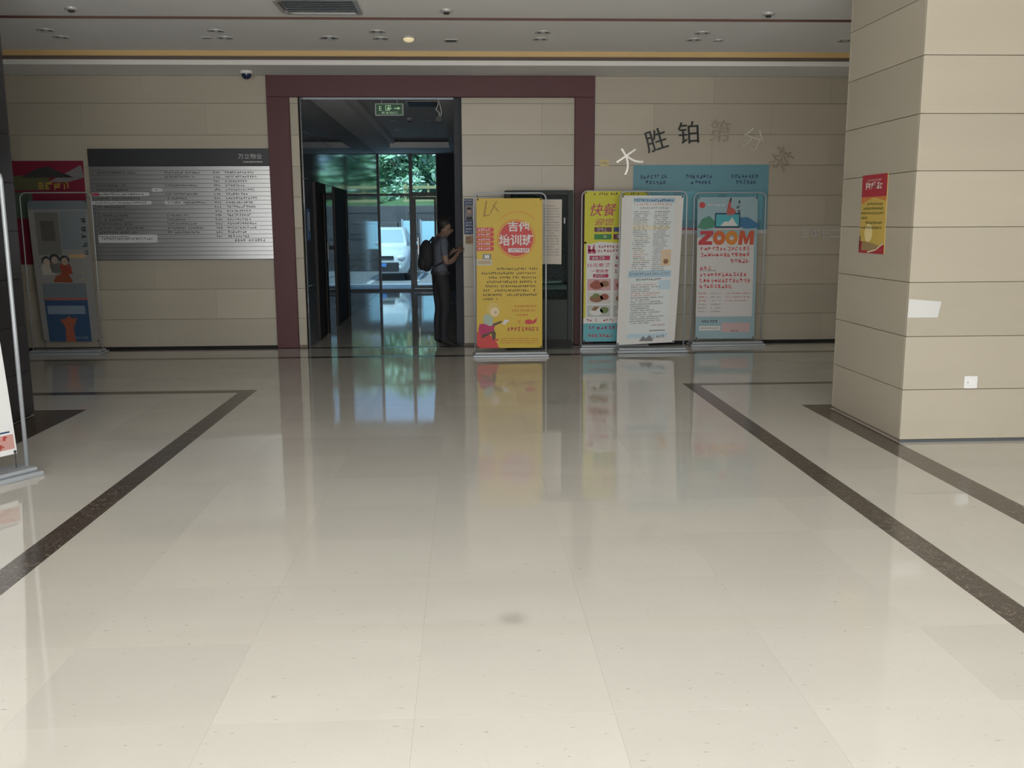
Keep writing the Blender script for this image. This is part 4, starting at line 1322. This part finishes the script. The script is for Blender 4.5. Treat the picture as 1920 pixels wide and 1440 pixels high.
# faint smudge on the floor
sm = bpy.data.materials.new('smudge_film')
sm.use_nodes = True
n_, l_ = sm.node_tree.nodes, sm.node_tree.links
tcs = n_.new('ShaderNodeTexCoord')
ln = n_.new('ShaderNodeVectorMath'); ln.operation = 'LENGTH'
l_.new(tcs.outputs['Object'], ln.inputs[0])
mr = n_.new('ShaderNodeMapRange'); mr.interpolation_type = 'SMOOTHSTEP'
mr.inputs[1].default_value, mr.inputs[2].default_value, mr.inputs[3].default_value, mr.inputs[4].default_value = 0.01, 0.088, 0.18, 0.0
l_.new(ln.outputs['Value'], mr.inputs[0])
pb = n_['Principled BSDF']
pb.inputs['Base Color'].default_value = (.30, .27, .22, 1)
l_.new(mr.outputs[0], pb.inputs['Alpha'])
so_ = MB().add([(.09 * math.cos(k * math.pi / 12), .09 * math.sin(k * math.pi / 12), 0) for k in range(24)], [tuple(range(24))]).build('floor_smudge', sm)
so_.location = (.17, 3.567, .0006)
tag(so_, 'faint round grey smudge on the polished floor', 'smudge')

# ================================================================== KIOSK
kt = tag(empty('display_cabinet', (.915, 11.93, 0)), 'dark green grey display cabinet with glass front behind the yellow banner', 'cabinet')
KM = mat('cabinet_green_grey', (.022, .03, .027), .6, var=.05)
b = MB()
b.cbox(-.415, -.35, -.18, .18, 0, 1.95, .005).cbox(.35, .415, -.18, .18, 0, 1.95, .005).cbox(-.35, .35, -.18, .18, 1.89, 1.95, .004).cbox(-.35, .35, -.18, .18, 0, .62, .004).box(-.35, .35, .15, .18, .62, 1.89)
b.build('body', KM, kt)
bx('glass', -.349, .349, -.172, -.166, .621, 1.889, DGLASS, kt)
bx('inner_back', -.345, .345, .12, .149, .622, 1.888, mat('cabinet_inside', (.07, .09, .088), .6), kt)
sh = bx('shelf', -.345, .345, -.12, .118, .74, .80, mat('cabinet_shelf', (.75, .78, .75), .3), kt, .004)
bx('display_tray', -.30, .30, -.10, .10, .801, .86, mat('tray_grey', (.35, .42, .42), .2, .4), sh, .02)
bx('plinth', -.40, .40, -.184, -.1805, .02, .12, BLACK, kt)
bx('door_handle', .30, .315, -.20, -.1805, 1.55, 1.62, ALU, kt, .003)
nt_ = Sheet((.93, 11.742, 1.06), (1.185, 11.742, 1.055), (1.19, 11.742, 1.84), (.93, 11.742, 1.84), bow=.004, thick=.001)
tag(nt_.panel('paper_notice', flat('notepaper', (.60, .54, .46))), 'printed paper notice taped to the display cabinet glass', 'notice')
for k in range(19):
    nt_.glyphs(.12, .9 if k % 5 else .7, .9 - .042 * k, .014, TXT, seed=k, small=True, fill=.93)


# ================================================================== PERSON
def person(loc, rz):
    t = tag(empty('person', loc, rz), 'person in grey shirt and dark trousers standing with bowed head in corridor opening', 'person')
    me = bpy.data.meshes.new('body')
    o = bpy.data.objects.new('body', me)
    COL.objects.link(o)
    V, E, Rd = [], [], []

    def n(p, r, parent=None):
        V.append(p); Rd.append(r if isinstance(r, tuple) else (r, r))
        if parent is not None:
            E.append((parent, len(V) - 1))
        return len(V) - 1
    pel = n((0, 0, .92), (.145, .105))
    wst = n((0, -.005, 1.07), (.13, .095), pel)
    cst = n((0, -.01, 1.22), (.15, .11), wst)
    upp = n((0, -.01, 1.33), (.115, .085), cst)
    nk = n((0, .035, 1.405), .052, upp)
    jaw = n((0, .085, 1.455), (.062, .07), nk)
    hd = n((0, .085, 1.535), (.074, .088), jaw)
    n((0, .075, 1.595), (.045, .05), hd)
    n((0, .185, 1.475), .012, jaw)
    for s_ in (-1, 1):
        n((s_ * .082, .08, 1.50), .014, hd)
        sh_ = n((s_ * .155, -.01, 1.335), .058, upp)
        up_ = n((s_ * .20, -.02, 1.22), .05, sh_)
        el = n((s_ * .225, -.01, 1.07), .042, up_)
        fo_ = n((s_ * .19, .09, 1.10), .037, el)
        wr_ = n((s_ * .11, .19, 1.18), .027, fo_)
        pa = n((s_ * .08, .24, 1.22), (.032, .02), wr_)
        n((s_ * .115, .235, 1.25), .010, wr_)
        for k in range(4):
            dx = (-.024 + .016 * k)
            f1 = n((s_ * .06 + dx, .285, 1.245 - .004 * k), .0085, pa)
            n((s_ * .045 + dx, .295 - .004 * k, 1.275 - .006 * k), .0075, f1)
        hp = n((s_ * .085, 0, .86), .098, pel)
        th = n((s_ * .10, .01, .68), .083, hp)
        kn = n((s_ * .105, .015, .48), .060, th)
        cf = n((s_ * .11, -.01, .33), .057, kn)
        an = n((s_ * .115, -.015, .10), .043, cf)
        he = n((s_ * .115, -.035, .045), .040, an)
        to = n((s_ * .13, .10, .04), (.043, .035), an)
        n((s_ * .135, .17, .032), (.036, .026), to)
    me.from_pydata(V, E, [])
    md = o.modifiers.new('skin', 'SKIN')
    md.branch_smoothing = .3
    if not me.skin_vertices:
        bm = bmesh.new(); bm.from_mesh(me); bm.verts.layers.skin.verify(); bm.to_mesh(me); bm.free()
    for i, sv in enumerate(me.skin_vertices[0].data):
        sv.radius = Rd[i]
        sv.use_root = (i == 0)
    ss = o.modifiers.new('sub', 'SUBSURF'); ss.levels = 2; ss.render_levels = 2
    bpy.context.view_layer.update()
    dg = bpy.context.evaluated_depsgraph_get()
    m2 = bpy.data.meshes.new_from_object(o.evaluated_get(dg))
    bpy.data.objects.remove(o)
    ob = link('body', m2, t)
    m2.materials.clear()
    for m in (mat('shirt_grey', (.085, .098, .125), .8, var=.1), mat('trousers_dark', (.018, .019, .024), .8, var=.1), mat('skin_tone', (.22, .14, .105), .5), mat('shoe_dark', (.02, .018, .018), .4)):
        m2.materials.append(m)
    for p in m2.polygons:
        c = p.center
        p.use_smooth = True
        if c.z < .085: p.material_index = 3
        elif c.z < .955 and c.y < .2: p.material_index = 1
        elif c.z > 1.40 or c.y > .13 or (abs(c.x) > .16 and c.z < 1.16): p.material_index = 2
        else: p.material_index = 0
    # hair cap
    b_ = MB().sphere((0, .065, 1.555), (.088, .10, .085), 18, 12)
    hr = b_.mesh('hair', True)
    bm = bmesh.new(); bm.from_mesh(hr)
    bmesh.ops.delete(bm, geom=[v for v in bm.verts if v.co.z < 1.50 + max(0, (v.co.y - .03)) * .7], context='VERTS')
    bm.to_mesh(hr); bm.free()
    hr.materials.append(mat('hair_black', (.012, .011, .011), .6))
    link('hair', hr, t)
    b_ = MB()
    b_.lathe([(.158, .925), (.16, .955), (.157, .965)], 20)
    for i, v in enumerate(b_.v): b_.v[i] = (v[0], v[1] * .75, v[2])
    b_.build('belt', INK, t, True)
    return t


PL = (-.31, 12.10, 0)
PR = math.radians(-68)
person(PL, PR)
bp = tag(empty('backpack', (PL[0], PL[1], 1.0), PR), 'dark backpack worn on the back of the standing person', 'backpack')
BPm = mat('backpack_cloth', (.015, .016, .02), .8, var=.1)
b = MB().sphere((0, -.185, .16), (.13, .085, .20), 16, 12)
b.build('bag', BPm, bp, True)
MB().sphere((0, -.25, .07), (.09, .045, .09), 12, 8).build('pocket', BPm, bp, True)
for s_ in (-1, 1):
    MB().tube([(s_ * .08, -.14, .30), (s_ * .10, -.06, .385), (s_ * .105, .045, .36), (s_ * .11, .09, .25), (s_ * .12, .04, .1), (s_ * .11, -.12, .03)], .014, 6).build('strap', BPm, bp, True)
